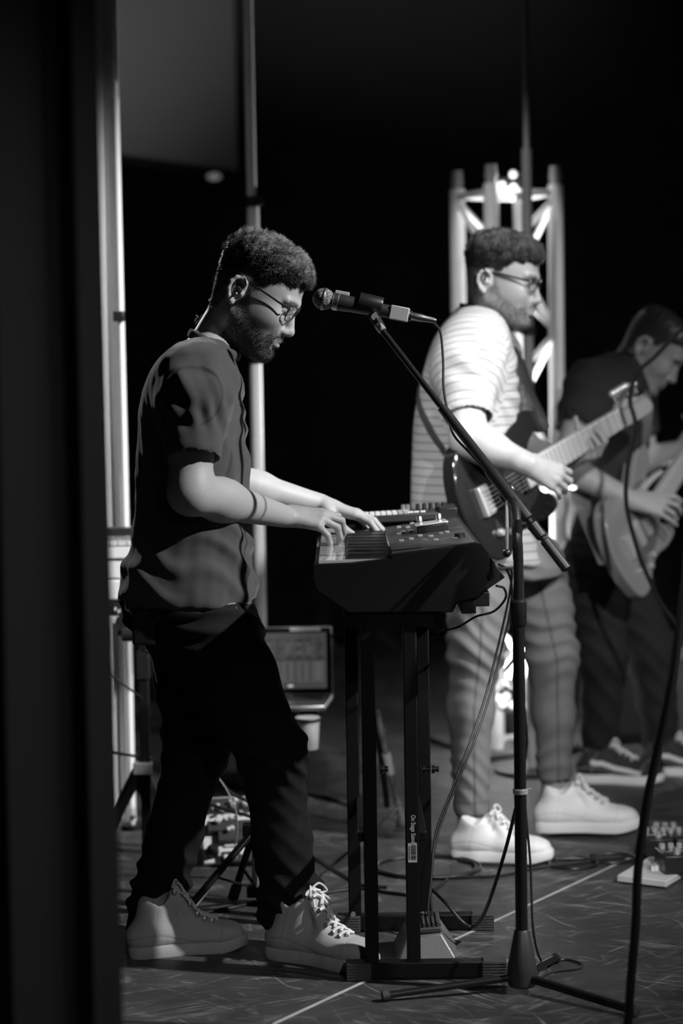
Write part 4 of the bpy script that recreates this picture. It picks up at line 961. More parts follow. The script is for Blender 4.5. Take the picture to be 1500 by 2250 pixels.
# microphone cable with its connector, along boom and stand to the floor
mcab = thing('mic_cable', 'black microphone cable draped down the boom stand to the floor', 'cable', loc=tuple(G(1280, 2118)))
xe = mh + md * .189
MB().lathe(xe, md, [(0, .0085), (.022, .0085), (.024, .0075), (.045, .0062), (.052, .004)], 16).build('connector', alu, mcab)
for k in range(3): pass
pts = [xe + md * .048, P(952, 708, 4.497), P(967, 730, 4.49), P(973, 790, 4.47), P(974, 850, 4.45), P(983, 905, 4.43), P(996, 955, 4.405), P(1036, 1000, 4.375), P(1078, 1050, 4.345), P(1118, 1105, 4.33), P(1143, 1180, 4.31), P(1147, 1260, 4.32), P(1150, 1380, 4.315), P(1148, 1500, 4.31), P(1152, 1560, 4.315), P(1158, 1630, 4.315), P(1150, 1720, 4.315), P(1165, 1900, 4.32), P(1172, 2050, 4.30), G(1195, 2118, .01), G(1240, 2108, .004), G(1278, 2118, .004), G(1268, 2128, .004), G(1215, 2135, .004), G(1180, 2150, .004)]
MB().tube(spline(pts, 7), .0026, 8).build('lead', mat('mic_lead', .03, .35), mcab)
# ================================================================ guitarist in the striped shirt
YG = 5.80
pg = thing('person', 'man in white striped t-shirt, pale jeans and white sneakers playing guitar', 'person', 'musicians', loc=tuple(G(1130, 1860) * A(1, 1, 0)))
GO = P(1088, 620, 5.72) + A(0, .055, 0); GB = rotz(math.radians(-20)) @ roty(math.radians(7)); GN = P(1060, 724, 5.80)
gh = make_head(GO, GB, 1.0, GN, .060, h=.003, beard=.42, hair_top=.010, fade=.85, curls=.22, seed=5)
sR, eR, wR = P(1015, 790, 5.62), P(1030, 965, 5.50), P(1158, 1020, 5.45)
gc = P(1100, 1072, 5.60); gx = P(1372, 905, 6.08) - gc; g_a = nrm(gx); g_n = A(.75, -.60, .22); g_n = nrm(g_n - g_a * (g_n @ g_a)); g_w = np.cross(g_n, g_a); g_w = g_w if g_w[2] > 0 else -g_w
npt = gc + g_a * .40 + g_n * .025                                    # where the fretting hand holds the neck
sL, eL, wL = P(1085, 790, 6.0), P(1150, 985, 6.14), npt - g_n * .085 - g_w * .052
lo, hi = bbox([P(960, 760, 5.4), P(1345, 1130, 6.35), P(1000, 1130, 5.38), P(1345, 760, 6.3)], .02)
F = Field(lo, hi, .0038)
F.rc(sR, eR, .056, .047, k=.02); F.rc(eR, eR + (wR - eR) * .35, .046, .046, k=.03); F.rc(eR + (wR - eR) * .3, wR, .045, .029, k=.02)
F.rc(sL, eL, .054, .045, k=.02); F.rc(eL, wL, .044, .028, k=.02)
hand(F, wR, A(1, .25, -.45), A(.2, -.9, .3), A(.45, .0, 1), [(.5, .9, .4), (.5, .8, .4), (.45, .7, .4), (.4, .5, .3)], sc=1.0, spread=.15, thumb=[(.8, .3, -.5), (.9, 0, -.3), (.95, -.1, -.2)])
hand(F, wL, g_n + g_a * .1, -g_w, g_a, [(.75, 1.1, .5), (.7, 1.15, .5), (.8, 1.1, .5), (.75, 1.0, .4)], sc=.98, spread=.05, thumb=[(.35, .35, -.85), (.1, .2, -1), (.05, .1, -1)])
Va, Qa = F.surf(1); Qa = fix(Va, Qa)
GT = [(668, 1022, 1085, .06), (682, 1003, 1100, .10), (705, 980, 1112, .15), (735, 957, 1120, .19), (775, 940, 1128, .212), (830, 926, 1134, .215), (900, 914, 1139, .20), (980, 909, 1142, .19), (1060, 906, 1146, .185), (1130, 905, 1158, .19), (1190, 912, 1185, .195), (1232, 925, 1203, .20)]
hR, kR, aR = P(1052, 1240, 5.70), P(1045, 1425, 5.62), P(1036, 1790, 5.60)
hL, kL, aL = P(1165, 1240, 5.90), P(1212, 1440, 5.86), P(1218, 1715, 5.88)
lo, hi = bbox([P(900, 650, 5.5), P(1290, 1860, 6.05), A(.4, 5.5, .03), A(.6, 6.06, .05)], .03)
F = Field(lo, hi, .011)
F.loft(rows_px(GT, YG), n=2.3, grow=-.016); F.rc(P(1052, 730, YG), GO + GB @ A(-.012, 0, -.09), .058, .046, k=.03)
F.rc(hR, kR, .08, .05, k=.04); F.rc(kR, aR, .05, .034, k=.02); F.rc(hL, kL, .08, .05, k=.04); F.rc(kL, aL, .05, .034, k=.02)
F.rc(aR, P(1080, 1850, 5.6), .034, .03); F.rc(aL, P(1270, 1780, 5.88), .034, .03); F.rc(sR, sR + (eR - sR) * .5, .05, .048, k=.03); F.rc(sL, sL + (eL - sL) * .5, .05, .048, k=.03)
Vb, Qb = F.surf(1); Qb = fix(Vb, Qb)
# ankles show bare skin between hem and shoe
F = Field(*bbox([aR, aR + A(.1, 0, -.12), aL, aL + A(.1, 0, -.12), aR + A(0, 0, .08), aL + A(0, 0, .08)], .07), .005)
for a_ in (aR, aL): F.rc(a_ + A(-.004, 0, .08), a_ + A(.0, 0, -.06), .037, .036, k=.02); F.rc(a_ + A(0, 0, -.05), a_ + A(.05, 0, -.09), .03, .025, k=.02); F.ell(a_ + A(.0, -.032, -.045), (.011, .009, .011), k=.012)
Vc, Qc = F.surf(1); Qc = fix(Vc, Qc)
V, Q, tn = join([(gh['V'], gh['F'], gh['tint']), (Va, Qa), (Vb, Qb), (Vc, Qc)])
put('body', qmesh('body', V, Q, {'tint': tn}), skin, pg)
ho = put('hair', qmesh('hair', *gh['cap']), hairm, pg); put('strands', qmesh('strands', *gh['strands']), hairm, ho)['kind'] = 'stuff'
put('beard', qmesh('beard', *gh['beard']), hairm, pg)['kind'] = 'stuff'
glasses(pg, GO, GB, 1.0, mat('dark_tortoise', .02, .25), rim_r=.0018, temple_r=.003)
MB().ball(GO + GB @ A(.001, -.084, .003), .009, 12, (1, .7, 1.1)).build('earphone', mat('clear_shell', .4, .15), pg)
MB().tube(spline([GO + GB @ A(.004, -.092, .006), GO + GB @ A(-.004, -.092, .036), GO + GB @ A(-.026, -.088, .012), GO + GB @ A(-.018, -.085, -.03), GO + GB @ A(-.02, -.07, -.06)], 6), .0018, 6).build('earphone_cable', cablem, pg)
# striped shirt
lo, hi = bbox([P(890, 650, 5.55), P(1215, 1250, 6.08), A(.4, 5.45, 1.1), A(.6, 6.15, 1.1)], .03)
F = Field(lo, hi, .0036)
F.loft(rows_px(GT, YG), n=2.35, k=.02)
cR = P(1028, 905, 5.545); cL = P(1105, 905, 6.04)
F.rc(P(1030, 765, 5.66), P(1022, 810, 5.61), .088, .080, k=.05); F.rc(P(1022, 810, 5.61), cR, .082, .066, k=.03); F.rc(P(1080, 775, 5.96), cL, .082, .066, k=.04)
d_ = nrm(cR - P(1022, 810, 5.61)); F.rc(cR + d_ * .04, cR - d_ * .05, .061, .060, k=.004, sub=True); d2 = nrm(cL - P(1080, 775, 5.96)); F.rc(cL + d2 * .04, cL - d2 * .05, .061, .060, k=.004, sub=True)
F.rc(P(1063, 660, YG), P(1056, 700, YG), .066, .064, k=.006, sub=True)
F.loft([(z - .03, a + .016, b - .016, c + .016, d - .016) for z, a, b, c, d in rows_px(GT[-3:], YG)], n=2.35, k=.006, sub=True)
def dg_(V, N):
    z = V[:, 2]; d = .0015 * wob(V, 32, 2)
    d += .006 * np.abs(np.sin(V @ A(9, 26, 6) + 1.6 * wob(V, 7, 3))) ** 2 * sstep(P(0, 850, YG)[2], P(0, 1050, YG)[2], z)
    q = V - P(1085, 850, 5.6); r = np.hypot(q[:, 0], q[:, 2]); d += .004 * np.sin(np.arctan2(q[:, 2], q[:, 0]) * 11 + wob(V, 10, 5)) * np.exp(-((r - .10) / .055) ** 2) * sstep(.03, .08, r)
    d += .004 * np.abs(np.sin(V @ A(20, 5, 48) + wob(V, 12, 1))) ** 3 * sstep(P(0, 1090, YG)[2], P(0, 1200, YG)[2], z)
    cf = (cR - V) @ d_; near = np.linalg.norm(V - cR, axis=1) < .13
    return d * np.where(near, .15 + .85 * sstep(.005, .06, cf), 1)
def strp(V, N):
    ax_ = nrm(cR - P(1030, 765, 5.66)); p0 = P(1030, 765, 5.66); q = V - p0; t_ = q @ ax_; r = np.linalg.norm(q - np.outer(t_, ax_), axis=1)
    on = sstep(.115, .095, r) * sstep(5.71, 5.68, V[:, 1]) * (V[:, 2] > cR[2] - .05)
    a = .6 - V[:, 2] - .25 * (np.abs(V[:, 1] - YG)) * sstep(1.2, 1.3, V[:, 2]); b = .6 - (p0[2] - t_ + .0)
    return np.where(on > .5, b, a) + 2
striped = stripe_mat('striped_jersey', .42, .24, .0225, .22)
clothing('t_shirt', F, striped, pg, dg_, {'stripe': strp})
cp = [P(1060, 690, YG) + A(math.cos(t_) * .058, math.sin(t_) * .066, -math.cos(t_) * .026) for t_ in np.linspace(0, 2 * math.pi, 36, endpoint=False)]
put('collar', MB().tube(cp, .0055, 8, closed=True).mesh('collar'), mat('dark_rib', .05, .9), pg)
# pale jeans
lo, hi = bbox([P(960, 1170, 5.5), P(1290, 1800, 6.05), A(.4, 5.48, .1), A(.6, 6.06, .1)], .03)
F = Field(lo, hi, .005)
F.loft(rows_px([(1165, 985, 1195, .15), (1220, 985, 1215, .165), (1265, 990, 1235, .15)], YG), n=2.3, k=.03)
F.rc(hR, P(1052, 1330, 5.65), .092, .080, k=.04); F.rc(P(1052, 1330, 5.65), kR, .080, .070, k=.03); F.rc(kR, P(1032, 1560, 5.61), .068, .060, k=.03); F.rc(P(1032, 1560, 5.61), aR + A(0, 0, .012), .058, .043, k=.03)
F.rc(hL, P(1190, 1330, 5.88), .095, .078, k=.04); F.rc(P(1190, 1330, 5.88), kL, .078, .069, k=.03); F.rc(kL, P(1216, 1570, 5.87), .067, .056, k=.03); F.rc(P(1216, 1570, 5.87), aL + A(0, 0, .012), .055, .043, k=.03)
for a_ in (aR, aL): F.rc(a_ + A(0, 0, .050), a_ + A(0, 0, .020), .044, .046, k=.008); F.rc(a_ + A(0, 0, -.04), a_ + A(0, 0, -.004), .050, .041, k=.004, sub=True)
def djg(V, N):
    z = V[:, 2]; k1 = np.exp(-((z - kR[2]) / .075) ** 2); a1 = np.exp(-((z - aL[2] - .06) / .06) ** 2); h1 = np.exp(-((z - hR[2] + .04) / .06) ** 2)
    f = np.abs(np.sin(V @ A(24, 20, 64) + 2.6 * wob(V, 15, 2))) ** 2.5
    return .001 * wob(V, 40, 3) + f * (.008 * k1 + .0045 * a1 + .004 * h1 + .0012)
def seamj(V, N):
    ctr = np.where(V[:, 1] < 5.75, 1, 0); cx = np.where(ctr == 1, np.interp(V[:, 2], [aR[2], P(1032, 1560, 5.61)[2], kR[2], hR[2]], [aR[0], P(1032, 1560, 5.61)[0], kR[0], hR[0]]), np.interp(V[:, 2], [aL[2], P(1216, 1570, 5.87)[2], kL[2], hL[2]], [aL[0], P(1216, 1570, 5.87)[0], kL[0], hL[0]]))
    return np.exp(-((V[:, 0] - cx - .006) / .0028) ** 2) * (N[:, 1] < -.3) + .35 * (np.abs(V[:, 2] - aR[2] - .04) < .003)
jm = attr_mat('pale_denim', .20, .08, rough=.85, bump=.35, bscale=700, spec=.2); N_ = jm.node_tree.nodes
clothing('jeans', F, jm, pg, djg, {'tint': seamj})
wup = attr_mat('white_leather', .80, .5, rough=.55, bump=.05, bscale=300); wso = mat('white_sole', .78, .6); wla = mat('white_lace', .8, .8)
sneaker(pg, G(993, 1885), G(1184, 1893), wup, wso, wla, high=.01, L=.262)
sneaker(pg, G(1176, 1836), G(1394, 1836), wup, wso, wla, high=.01, L=.282, lift=.014)

# ---------------------------------------------------------------- guitars
def guitar(name, label, cen, axis, nrml, outline, body_m, neck_m, scale=1.0, bass=False, pick_m=None, neckL=.47, head_m=None):
    a = nrm(axis); n = nrm(nrml - a * np.dot(nrml, a)); w_ = np.cross(n, a)      # a along the neck, n out of the front, w across
    if w_[2] < 0: w_ = -w_
    g = thing(name, label, 'guitar', loc=tuple(cen)); s = scale
    W = lambda u, v, t=0: cen + (a * u + w_ * v + n * t) * s
    ol = spline(outline, 6, closed=True) * s
    MB().prism(ol, cen - n * .022 * s, a, w_, n, .044 * s).build('body', body_m, g, .006)
    pkg = spline([(-.10, -.10), (-.02, -.09), (.05, -.085), (.11, -.06), (.125, -.02), (.12, .04), (.02, .045), (-.04, .0), (-.09, -.04)], 5, closed=True) * s
    if pick_m is not None: MB().prism(pkg, cen + n * .022 * s, a, w_, n, .003 * s).build('pickguard', pick_m, g)
    R = np.stack([a, w_, n], 1); ns = 4 if bass else 6
    for u in ((-.05, .07) if not bass else (-.03, .04)): MB().box(W(u, 0, .028), A(.035, .085, .014) * s, R).build('pickup', plas if not bass else mat('cream_plastic', .4, .4), g, .002)
    br = MB().box(W(-.115, 0, .029), A(.04, .08, .016) * s, R).build('bridge', chrome, g, .002)
    for i in range(ns): MB().box(W(-.112, (i - (ns - 1) / 2) * .0115 * (1.5 if bass else 1), .040), A(.022, .008, .008) * s, R).build('saddle', chrome, br)
    for u, v in ((-.10, -.095), (-.05, -.11), (-.005, -.095)): MB().lathe(W(u, v, .024), n, [(0, .011 * s), (.010 * s, .0105 * s), (.014 * s, .008 * s)], 16).build('knob', chrome, g)
    hw0, hw1 = .033, .027; u0, u1 = .10, .10 + neckL
    nk = MB().prism([(u0 * s, -hw0 * s), (u1 * s, -hw1 * s), (u1 * s, hw1 * s), (u0 * s, hw0 * s)], cen + n * .010 * s, a, w_, n, .022 * s).build('neck', neck_m, g, .006)
    MB().prism([((u0 - .03) * s, -hw0 * s), (u1 * s, -hw1 * s), (u1 * s, hw1 * s), ((u0 - .03) * s, hw0 * s)], cen + n * .0325 * s, a, w_, n, .006 * s).build('fretboard', neck_m, nk)
    for k in range(1, 20):
        u = u1 - (neckL + .23) * (1 - 2 ** (-k / 12)); 
        if u > u0: MB().box(W(u, 0, .039), A(.0022, hw0 * 1.8, .0022) * s, R).build('fret', chrome, nk)
    hs = [(0, -.023), (.015, -.026), (.03, -.034), (.10, -.036), (.165, -.034), (.185, -.022), (.178, 0), (.15, .018), (.09, .034), (.045, .040), (.02, .034), (.01, .026), (0, .023)]
    hd_ = MB().prism(np.array(spline(hs, 4, closed=True)) * s, W(u1, 0, .008), a, w_, n, .016 * s).build('headstock', head_m or neck_m, g, .003)
    MB().box(W(u1 + .003, 0, .034), A(.007, .05, .014) * s, R).build('nut', plas, nk)
    for i in range(ns):
        u = u1 + .035 + .022 * i * (1.4 if bass else 1); q = W(u, .040 - .008 * (i > 3), .012)
        tn_ = MB().cyl(q, q + w_ * .018 * s, .004 * s, n=8).ball(q + w_ * .026 * s, .012 * s, 10, (1, .6, 1)).lathe(W(u, .018, .022), n, [(0, .006 * s), (.012 * s, .005 * s)], 10).build('tuner', chrome, hd_)
    for i in range(ns):
        v = (i - (ns - 1) / 2); MB().tube([W(-.112, v * .0115 * (1.4 if bass else 1), .046), W(u1 + .02, v * .0075, .044)], .0007 * (1.8 if bass else 1), 5).build('string', chrome, g)
    return g, W
SOL = [(-.205, 0), (-.19, .085), (-.145, .15), (-.075, .165), (-.005, .132), (.045, .120), (.10, .133), (.165, .155), (.215, .14), (.205, .10), (.145, .065), (.128, .03), (.128, -.03), (.135, -.06), (.175, -.085), (.178, -.12), (.11, -.135), (.045, -.12), (-.01, -.128), (-.08, -.163), (-.15, -.15), (-.192, -.08)]
mg, WG = guitar('electric_guitar', 'black electric guitar with pale maple neck held by the man in stripes', gc, gx, A(.75, -.60, .22), SOL, mat('gloss_black', .015, .12, coat=.6), mat('maple', .62, .35), scale=1.0, pick_m=mat('black_guard', .03, .2), head_m=mat('headstock_maple', .35, .3))
def strap(name, label, pts, width, m):
    P_ = spline(pts, 6); o = MB().tube(P_, width / 2, 8, flat=(nrm(np.cross(P_[-1] - P_[0], A(0, 1, .2))), .12)).build(name, m); tag(o, label, 'strap'); return o
strap('guitar_strap', 'dark leather guitar strap over the striped shirt', [WG(.2, .13, -.02), P(1192, 925, 5.74), P(1160, 850, 5.84), P(1132, 780, 5.88), P(1100, 715, 5.93), P(1050, 682, 5.95), P(1000, 712, 5.95), P(960, 800, 5.90), P(932, 870, 5.78), P(935, 925, 5.63), P(970, 985, 5.585), P(1010, 1040, 5.57), WG(-.2, 0.0, -.02)], .055, mat('strap_leather', .03, .55))
# ================================================================ bass player
YB = 6.62
pbs = thing('person', 'man in dark t-shirt and black trousers bent over a pale bass guitar', 'person', 'musicians', loc=tuple(G(1390, 1710) * A(1, 1, 0)))
BO = P(1424, 762, 6.52) + A(0, .06, 0); BB = rotz(math.radians(-16)) @ roty(math.radians(36)); BN = P(1350, 835, 6.62)
bh_ = make_head(BO, BB, 1.0, BN, .066, h=.0036, beard=.15, hair_top=.005, fade=.9, buzz=True, seed=6)
s_R, e_R, w_R = P(1285, 880, 6.44), P(1248, 1032, 6.34), P(1385, 1098, 6.30)
s_L, e_L, w_L = P(1390, 880, 6.84), P(1415, 1010, 6.90), P(1500, 985, 6.95)
lo, hi = bbox([P(1215, 850, 6.2), P(1540, 1200, 7.05), P(1230, 1200, 6.2), P(1540, 850, 7.0)], .03)
F = Field(lo, hi, .0045)
F.rc(s_R, e_R, .056, .046, k=.02); F.rc(e_R, w_R, .047, .029, k=.03); F.rc(s_L, e_L, .054, .045, k=.02); F.rc(e_L, w_L, .044, .028, k=.02)
hand(F, w_R, A(1, -.05, -.15), A(.3, -.8, .55), A(.1, .6, .8), [(.35, .5, .3), (.45, .6, .3), (.5, .6, .3), (.3, .3, .2)], sc=1.05, spread=.3, thumb=[(.5, .9, .0), (.6, .8, .1), (.7, .7, .1)])
hand(F, w_L, A(.5, .1, .6), A(.5, .6, -.4), A(.3, -1, .6), [(1.0, .9, .5)] * 4, sc=1.0, thumb=[(.8, .5, .2), (.9, .2, .2), (1, 0, .1)])
Va, Qa = F.surf(1); Qa = fix(Va, Qa)
BT = [(775, 1330, 1400, .07), (790, 1302, 1408, .12), (812, 1278, 1412, .17), (845, 1258, 1416, .205), (890, 1246, 1420, .21), (950, 1243, 1420, .195), (1030, 1246, 1412, .185), (1110, 1250, 1400, .18), (1180, 1250, 1395, .185), (1230, 1252, 1400, .19)]
h_R, k_R, a_R = P(1300, 1240, 6.52), P(1325, 1440, 6.48), P(1318, 1640, 6.54)
h_L, k_L, a_L = P(1350, 1240, 6.72), P(1430, 1430, 6.66), P(1452, 1630, 6.66)
lo, hi = bbox([P(1230, 760, 6.3), P(1530, 1720, 6.95), A(1, 6.3, .02), A(1, 6.9, .05)], .03)
F = Field(lo, hi, .012)
F.loft(rows_px(BT, YB), n=2.3, grow=-.016); F.rc(P(1352, 850, YB), BO + BB @ A(-.012, 0, -.09), .058, .046, k=.03)
F.rc(h_R, k_R, .08, .05, k=.04); F.rc(k_R, a_R, .05, .034, k=.02); F.rc(h_L, k_L, .08, .05, k=.04); F.rc(k_L, a_L, .05, .034, k=.02); F.rc(a_R, a_R + A(.06, 0, -.05), .034, .03); F.rc(a_L, a_L + A(.06, 0, -.05), .034, .03)
F.rc(s_R, s_R + (e_R - s_R) * .5, .05, .048, k=.03); F.rc(s_L, s_L + (e_L - s_L) * .5, .05, .048, k=.03)
Vb, Qb = F.surf(1); Qb = fix(Vb, Qb)
V, Q, tn = join([(bh_['V'], bh_['F'], bh_['tint']), (Va, Qa), (Vb, Qb)])
put('body', qmesh('body', V, Q, {'tint': tn}), skin, pbs); put('hair', qmesh('hair', *bh_['cap']), hairm, pbs)
lo, hi = bbox([P(1225, 765, 6.3), P(1440, 1250, 6.9), A(1, 6.27, 1.1), A(1, 7.0, 1.1)], .03)
F = Field(lo, hi, .006)
F.loft(rows_px(BT, YB), n=2.35, k=.02); c_R = P(1270, 935, 6.395); c_L = P(1400, 935, 6.87)
F.rc(P(1300, 850, 6.47), c_R, .085, .068, k=.05); F.rc(P(1378, 850, 6.79), c_L, .085, .068, k=.05)
for c_, p_ in ((c_R, P(1300, 850, 6.47)), (c_L, P(1378, 850, 6.79))): d_ = nrm(c_ - p_); F.rc(c_ + d_ * .04, c_ - d_ * .05, .062, .061, k=.004, sub=True)
F.rc(P(1372, 780, YB), P(1358, 815, YB), .070, .068, k=.006, sub=True)
clothing('t_shirt', F, mat('black_jersey', .03, .9, 0, .3, 700, spec=.15), pbs, lambda V, N: .002 * wob(V, 25, 2) + .006 * np.abs(np.sin(V @ A(22, 14, 30) + wob(V, 9, 3))) ** 3)
lo, hi = bbox([P(1240, 1170, 6.3), P(1530, 1690, 6.9), A(1, 6.35, .05), A(1, 6.85, .05)], .03)
F = Field(lo, hi, .006)
F.loft(rows_px([(1175, 1255, 1398, .16), (1240, 1250, 1410, .165), (1280, 1255, 1425, .15)], YB), n=2.3, k=.03)
F.rc(h_R, k_R, .10, .072, k=.04); F.rc(k_R, a_R + A(0, 0, .0), .070, .056, k=.03); F.rc(h_L, k_L, .10, .072, k=.04); F.rc(k_L, a_L, .070, .056, k=.03)
clothing('trousers', F, mat('black_twill', .018, .85, 0, .3, 600, spec=.2), pbs, lambda V, N: .005 * np.abs(np.sin(V @ A(20, 14, 45) + 1.6 * wob(V, 11, 2))) ** 3)
bup = attr_mat('black_suede', .03, .7, rough=.8, bump=.2, bscale=600)
def sidestripe(x, y, z):
    f = np.interp(x, [.05, .09, .13, .17, .21], [.070, .066, .052, .046, .038]); return (np.abs(z - f) < .0075) * (np.abs(y) > .018) * (x > .05) * (x < .215) * 1.0
sneaker(pbs, G(1268, 1716), G(1446, 1722), bup, wso, wla, L=.262, stripe=sidestripe)
sneaker(pbs, G(1412, 1700), G(1590, 1704), bup, wso, wla, L=.262, stripe=sidestripe)
bc = P(1392, 1165, 6.34); bx = A(.42, .80, .42)
BOL = [(-.22, 0), (-.205, .09), (-.15, .155), (-.07, .16), (0, .125), (.06, .12), (.12, .145), (.20, .175), (.27, .165), (.26, .12), (.17, .075), (.135, .03), (.135, -.03), (.15, -.065), (.20, -.095), (.20, -.13), (.12, -.135), (.04, -.12), (-.02, -.128), (-.10, -.165), (-.17, -.15), (-.205, -.08)]
bg, WB = guitar('bass_guitar', 'pale-bodied bass guitar held by the man in the dark t-shirt', bc, bx, A(.86, -.42, .3), BOL, mat('cream_body', .26, .25, coat=.4, var=.1, vscale=6), mat('maple_bass', .5, .35), scale=.95, bass=True, pick_m=mat('guard_grey', .12, .3), neckL=.58)
strap('bass_strap', 'grey woven strap across the back of the bass player', [WB(.25, .15, -.02), P(1412, 900, 6.45), P(1388, 830, 6.50), P(1345, 800, 6.56), P(1300, 830, 6.43), P(1262, 950, 6.37), P(1275, 1090, 6.36), WB(-.21, 0.0, -.02)], .06, mat('strap_grey', .14, .8))

# ================================================================ left-hand rig behind the keyboard player
t = thing('digital_piano', 'white digital piano on a black stand beside the white drape', 'piano', loc=tuple(P(290, 1300, 5.55)))
xa_, xb2 = P(120, 1200, 5.55)[0], P(420, 1200, 5.55)[0]; zz = lambda py, Y=5.55: P(290, py, Y)[2]; xm = (xa_ + xb2) / 2; Lx = xb2 - xa_
for (y0, y1, dy, nm) in ((1200, 1228, 0, 'key_slip'), (1231, 1271, .006, 'front_panel'), (1274, 1318, .0, 'lower_panel')):
    MB().box((xm, 5.66 + dy, (zz(y0) + zz(y1)) / 2), (Lx, .22, zz(y0) - zz(y1))).build(nm, white_p, t, .004)
MB().box((xm, 5.70, (zz(1168) + zz(1186)) / 2), (Lx, .06, zz(1168) - zz(1186))).build('fallboard', plas, t, .002)
MB().box((xm, 5.62, zz(1198)), (Lx, .14, .006)).build('key_bed', plas, t)
n = int(Lx / .0235)
kq = MB().box((0, 0, 0), (.0215, .13, .014)).mesh('piano_key'); kq.materials.append(ivory)
for i in range(n): o = bpy.data.objects.new('piano_key', kq); link(o, t); o.location = Vector((xa_ + .0235 * (i + .5), 5.615, zz(1193))) - t.location
t = thing('keyboard_mixer', 'small black mixer with pale knobs under the white digital piano', 'mixer', loc=tuple(P(280, 1350, 5.55)))
MB().box((xm, 5.62, (zz(1324) + zz(1350)) / 2), (Lx * .9, .16, zz(1324) - zz(1350))).build('case', plas, t, .003)
for i in range(7): q = A(P(252 + 9 * i, 1340, 5.53)[0], 5.538, zz(1336 + 5 * (i % 2))); MB().lathe(q, (0, -1, 0), [(0, .0045), (.012, .004)], 10).build('knob', mat('knob_grey', .45, .5), t)
t = thing('piano_stand', 'black pole stand with angled leg under the white digital piano', 'stand', loc=tuple(P(312, 1870, 5.6) * A(1, 1, 0)))
MB().box((xm, 5.62, (zz(1352) + zz(1368)) / 2), (Lx * .9, .2, zz(1352) - zz(1368))).build('shelf', mat('shelf_white', .55, .6), t, .002)
q = P(311, 1500, 5.5); MB().box((q[0], 5.56, (zz(1370)) / 2), (.026, .026, zz(1370) - .01)).build('pole', blk, t, .002)
MB().box((q[0], 5.56, P(0, 1465, 5.56)[2]), (.034, .034, .075)).build('clutch', plas, t, .002)
MB().bar(P(306, 1690, 5.54), G(240, 1820, .01), .03, .02).bar(P(306, 1690, 5.57), G(345, 1850, .01), .026, .018).bar(P(306, 1690, 5.57), G(372, 1790, .01), .026, .018).build('leg', blk, t, .002)
MB().box((q[0] - .006, 5.55, P(0, 1692, 5.55)[2]), (.05, .04, .03)).build('leg_bracket', chrome, t, .002)
MB().lathe(P(268, 1395, 5.5), (1, 0, 0), [(0, .018), (.03, .018), (.034, .010), (.06, .010)], 16).bar(P(270, 1350, 5.52), P(266, 1398, 5.5), .018, .012).build('clamp', plas, t)

# laptop on a slim stand with a cup holder
lt = thing('laptop', 'open silver laptop showing an audio mixing screen', 'laptop', loc=tuple(P(650, 1562, 6.0))); 
YLp = 6.0; c0 = P(585, 1536, YLp); c1 = P(725, 1530, YLp + .02); lw_ = P(735, 1530, YLp)[0] - P(480, 1530, YLp)[0]
xr_ = P(731, 1540, YLp)[0]; xl_ = xr_ - .30; zd = P(0, 1548, 5.9)[2]; yaw = rotz(.0); skew = A(-.10, -1, 0) / np.linalg.norm(A(-.10, -1, 0))
hx0, hx1 = A(xl_, YLp, zd), A(xr_, YLp, zd); fx0, fx1 = hx0 + skew * .21, hx1 + skew * .21; up_ = nrm(A(.0, .16, 1)); LH = .192
def slab(p0, p1, p2, p3, nv, th): v = [p0, p1, p2, p3]; w2 = [q_ + nv * th for q_ in v]; return MB().add(v + w2, [(3, 2, 1, 0), (4, 5, 6, 7), (0, 1, 5, 4), (1, 2, 6, 5), (2, 3, 7, 6), (3, 0, 4, 7)])
slab(fx0, fx1, hx1, hx0, A(0, 0, -1.0), .015).build('base', alu, lt, .003)
ux = nrm(hx1 - hx0); vy = nrm(hx0 - fx0)
slab(fx0 + ux * .02 + vy * .10, fx1 - ux * .02 + vy * .10, hx1 - ux * .02 - vy * .015, hx0 + ux * .02 - vy * .015, A(0, 0, 1.0), .0006).build('key_well', plas, lt)
for r_ in range(5):
    for k in range(13): q = fx0 + ux * (.026 + .0193 * k) + vy * (.108 + .0175 * r_) + A(0, 0, .0016); MB().box(q + ux * .008, (.0165, .0145, .0018)).build('key', mat('laptop_key', .03, .4), lt)
slab(fx0 + ux * .10 + vy * .012, fx0 + ux * .20 + vy * .012, fx0 + ux * .20 + vy * .085, fx0 + ux * .10 + vy * .085, A(0, 0, 1.0), .0004).build('trackpad', mat('trackpad', .4, .3, .8), lt)
nv_ = nrm(np.cross(ux, up_)); nv_ = nv_ if nv_[1] > 0 else -nv_
slab(hx0, hx1, hx1 + up_ * LH, hx0 + up_ * LH, nv_, .006).build('lid', alu, lt, .0025)
slab(hx0 + ux * .003 + up_ * .004 - nv_ * .0008, hx1 - ux * .003 + up_ * .004 - nv_ * .0008, hx1 - ux * .003 + up_ * (LH - .003) - nv_ * .0008, hx0 + ux * .003 + up_ * (LH - .003) - nv_ * .0008, nv_, .0008).build('bezel', mat('bezel_glass', .008, .15), lt)
sc0 = hx0 + ux * .016 + up_ * .016 - nv_ * .0014; SW, SHt = .268, LH - .034
scr = slab(sc0, sc0 + ux * SW, sc0 + ux * SW + up_ * SHt, sc0 + up_ * SHt, nv_, .0005).build('screen', mat('screen_dim', .02, .3, emit=.05), lt)
def ui(nm, u, v, w2, h2, e): 
    p = sc0 + ux * u + up_ * v - nv_ * .0004; slab(p, p + ux * w2, p + ux * w2 + up_ * h2, p + up_ * h2, nv_, .0003).build(nm, mat('screen_%d' % int(e * 1000), .02, .3, emit=e), scr)
for r_ in range(5):
    for k in range(9): ui('clip_block', .008 + .029 * k, SHt - .024 - .012 * r_, .020 - .006 * ((k + r_) % 3), .006, .085 if (k * r_) % 4 else .02)
ui('divider', .004, SHt * .50, SW - .008, .004, .01)
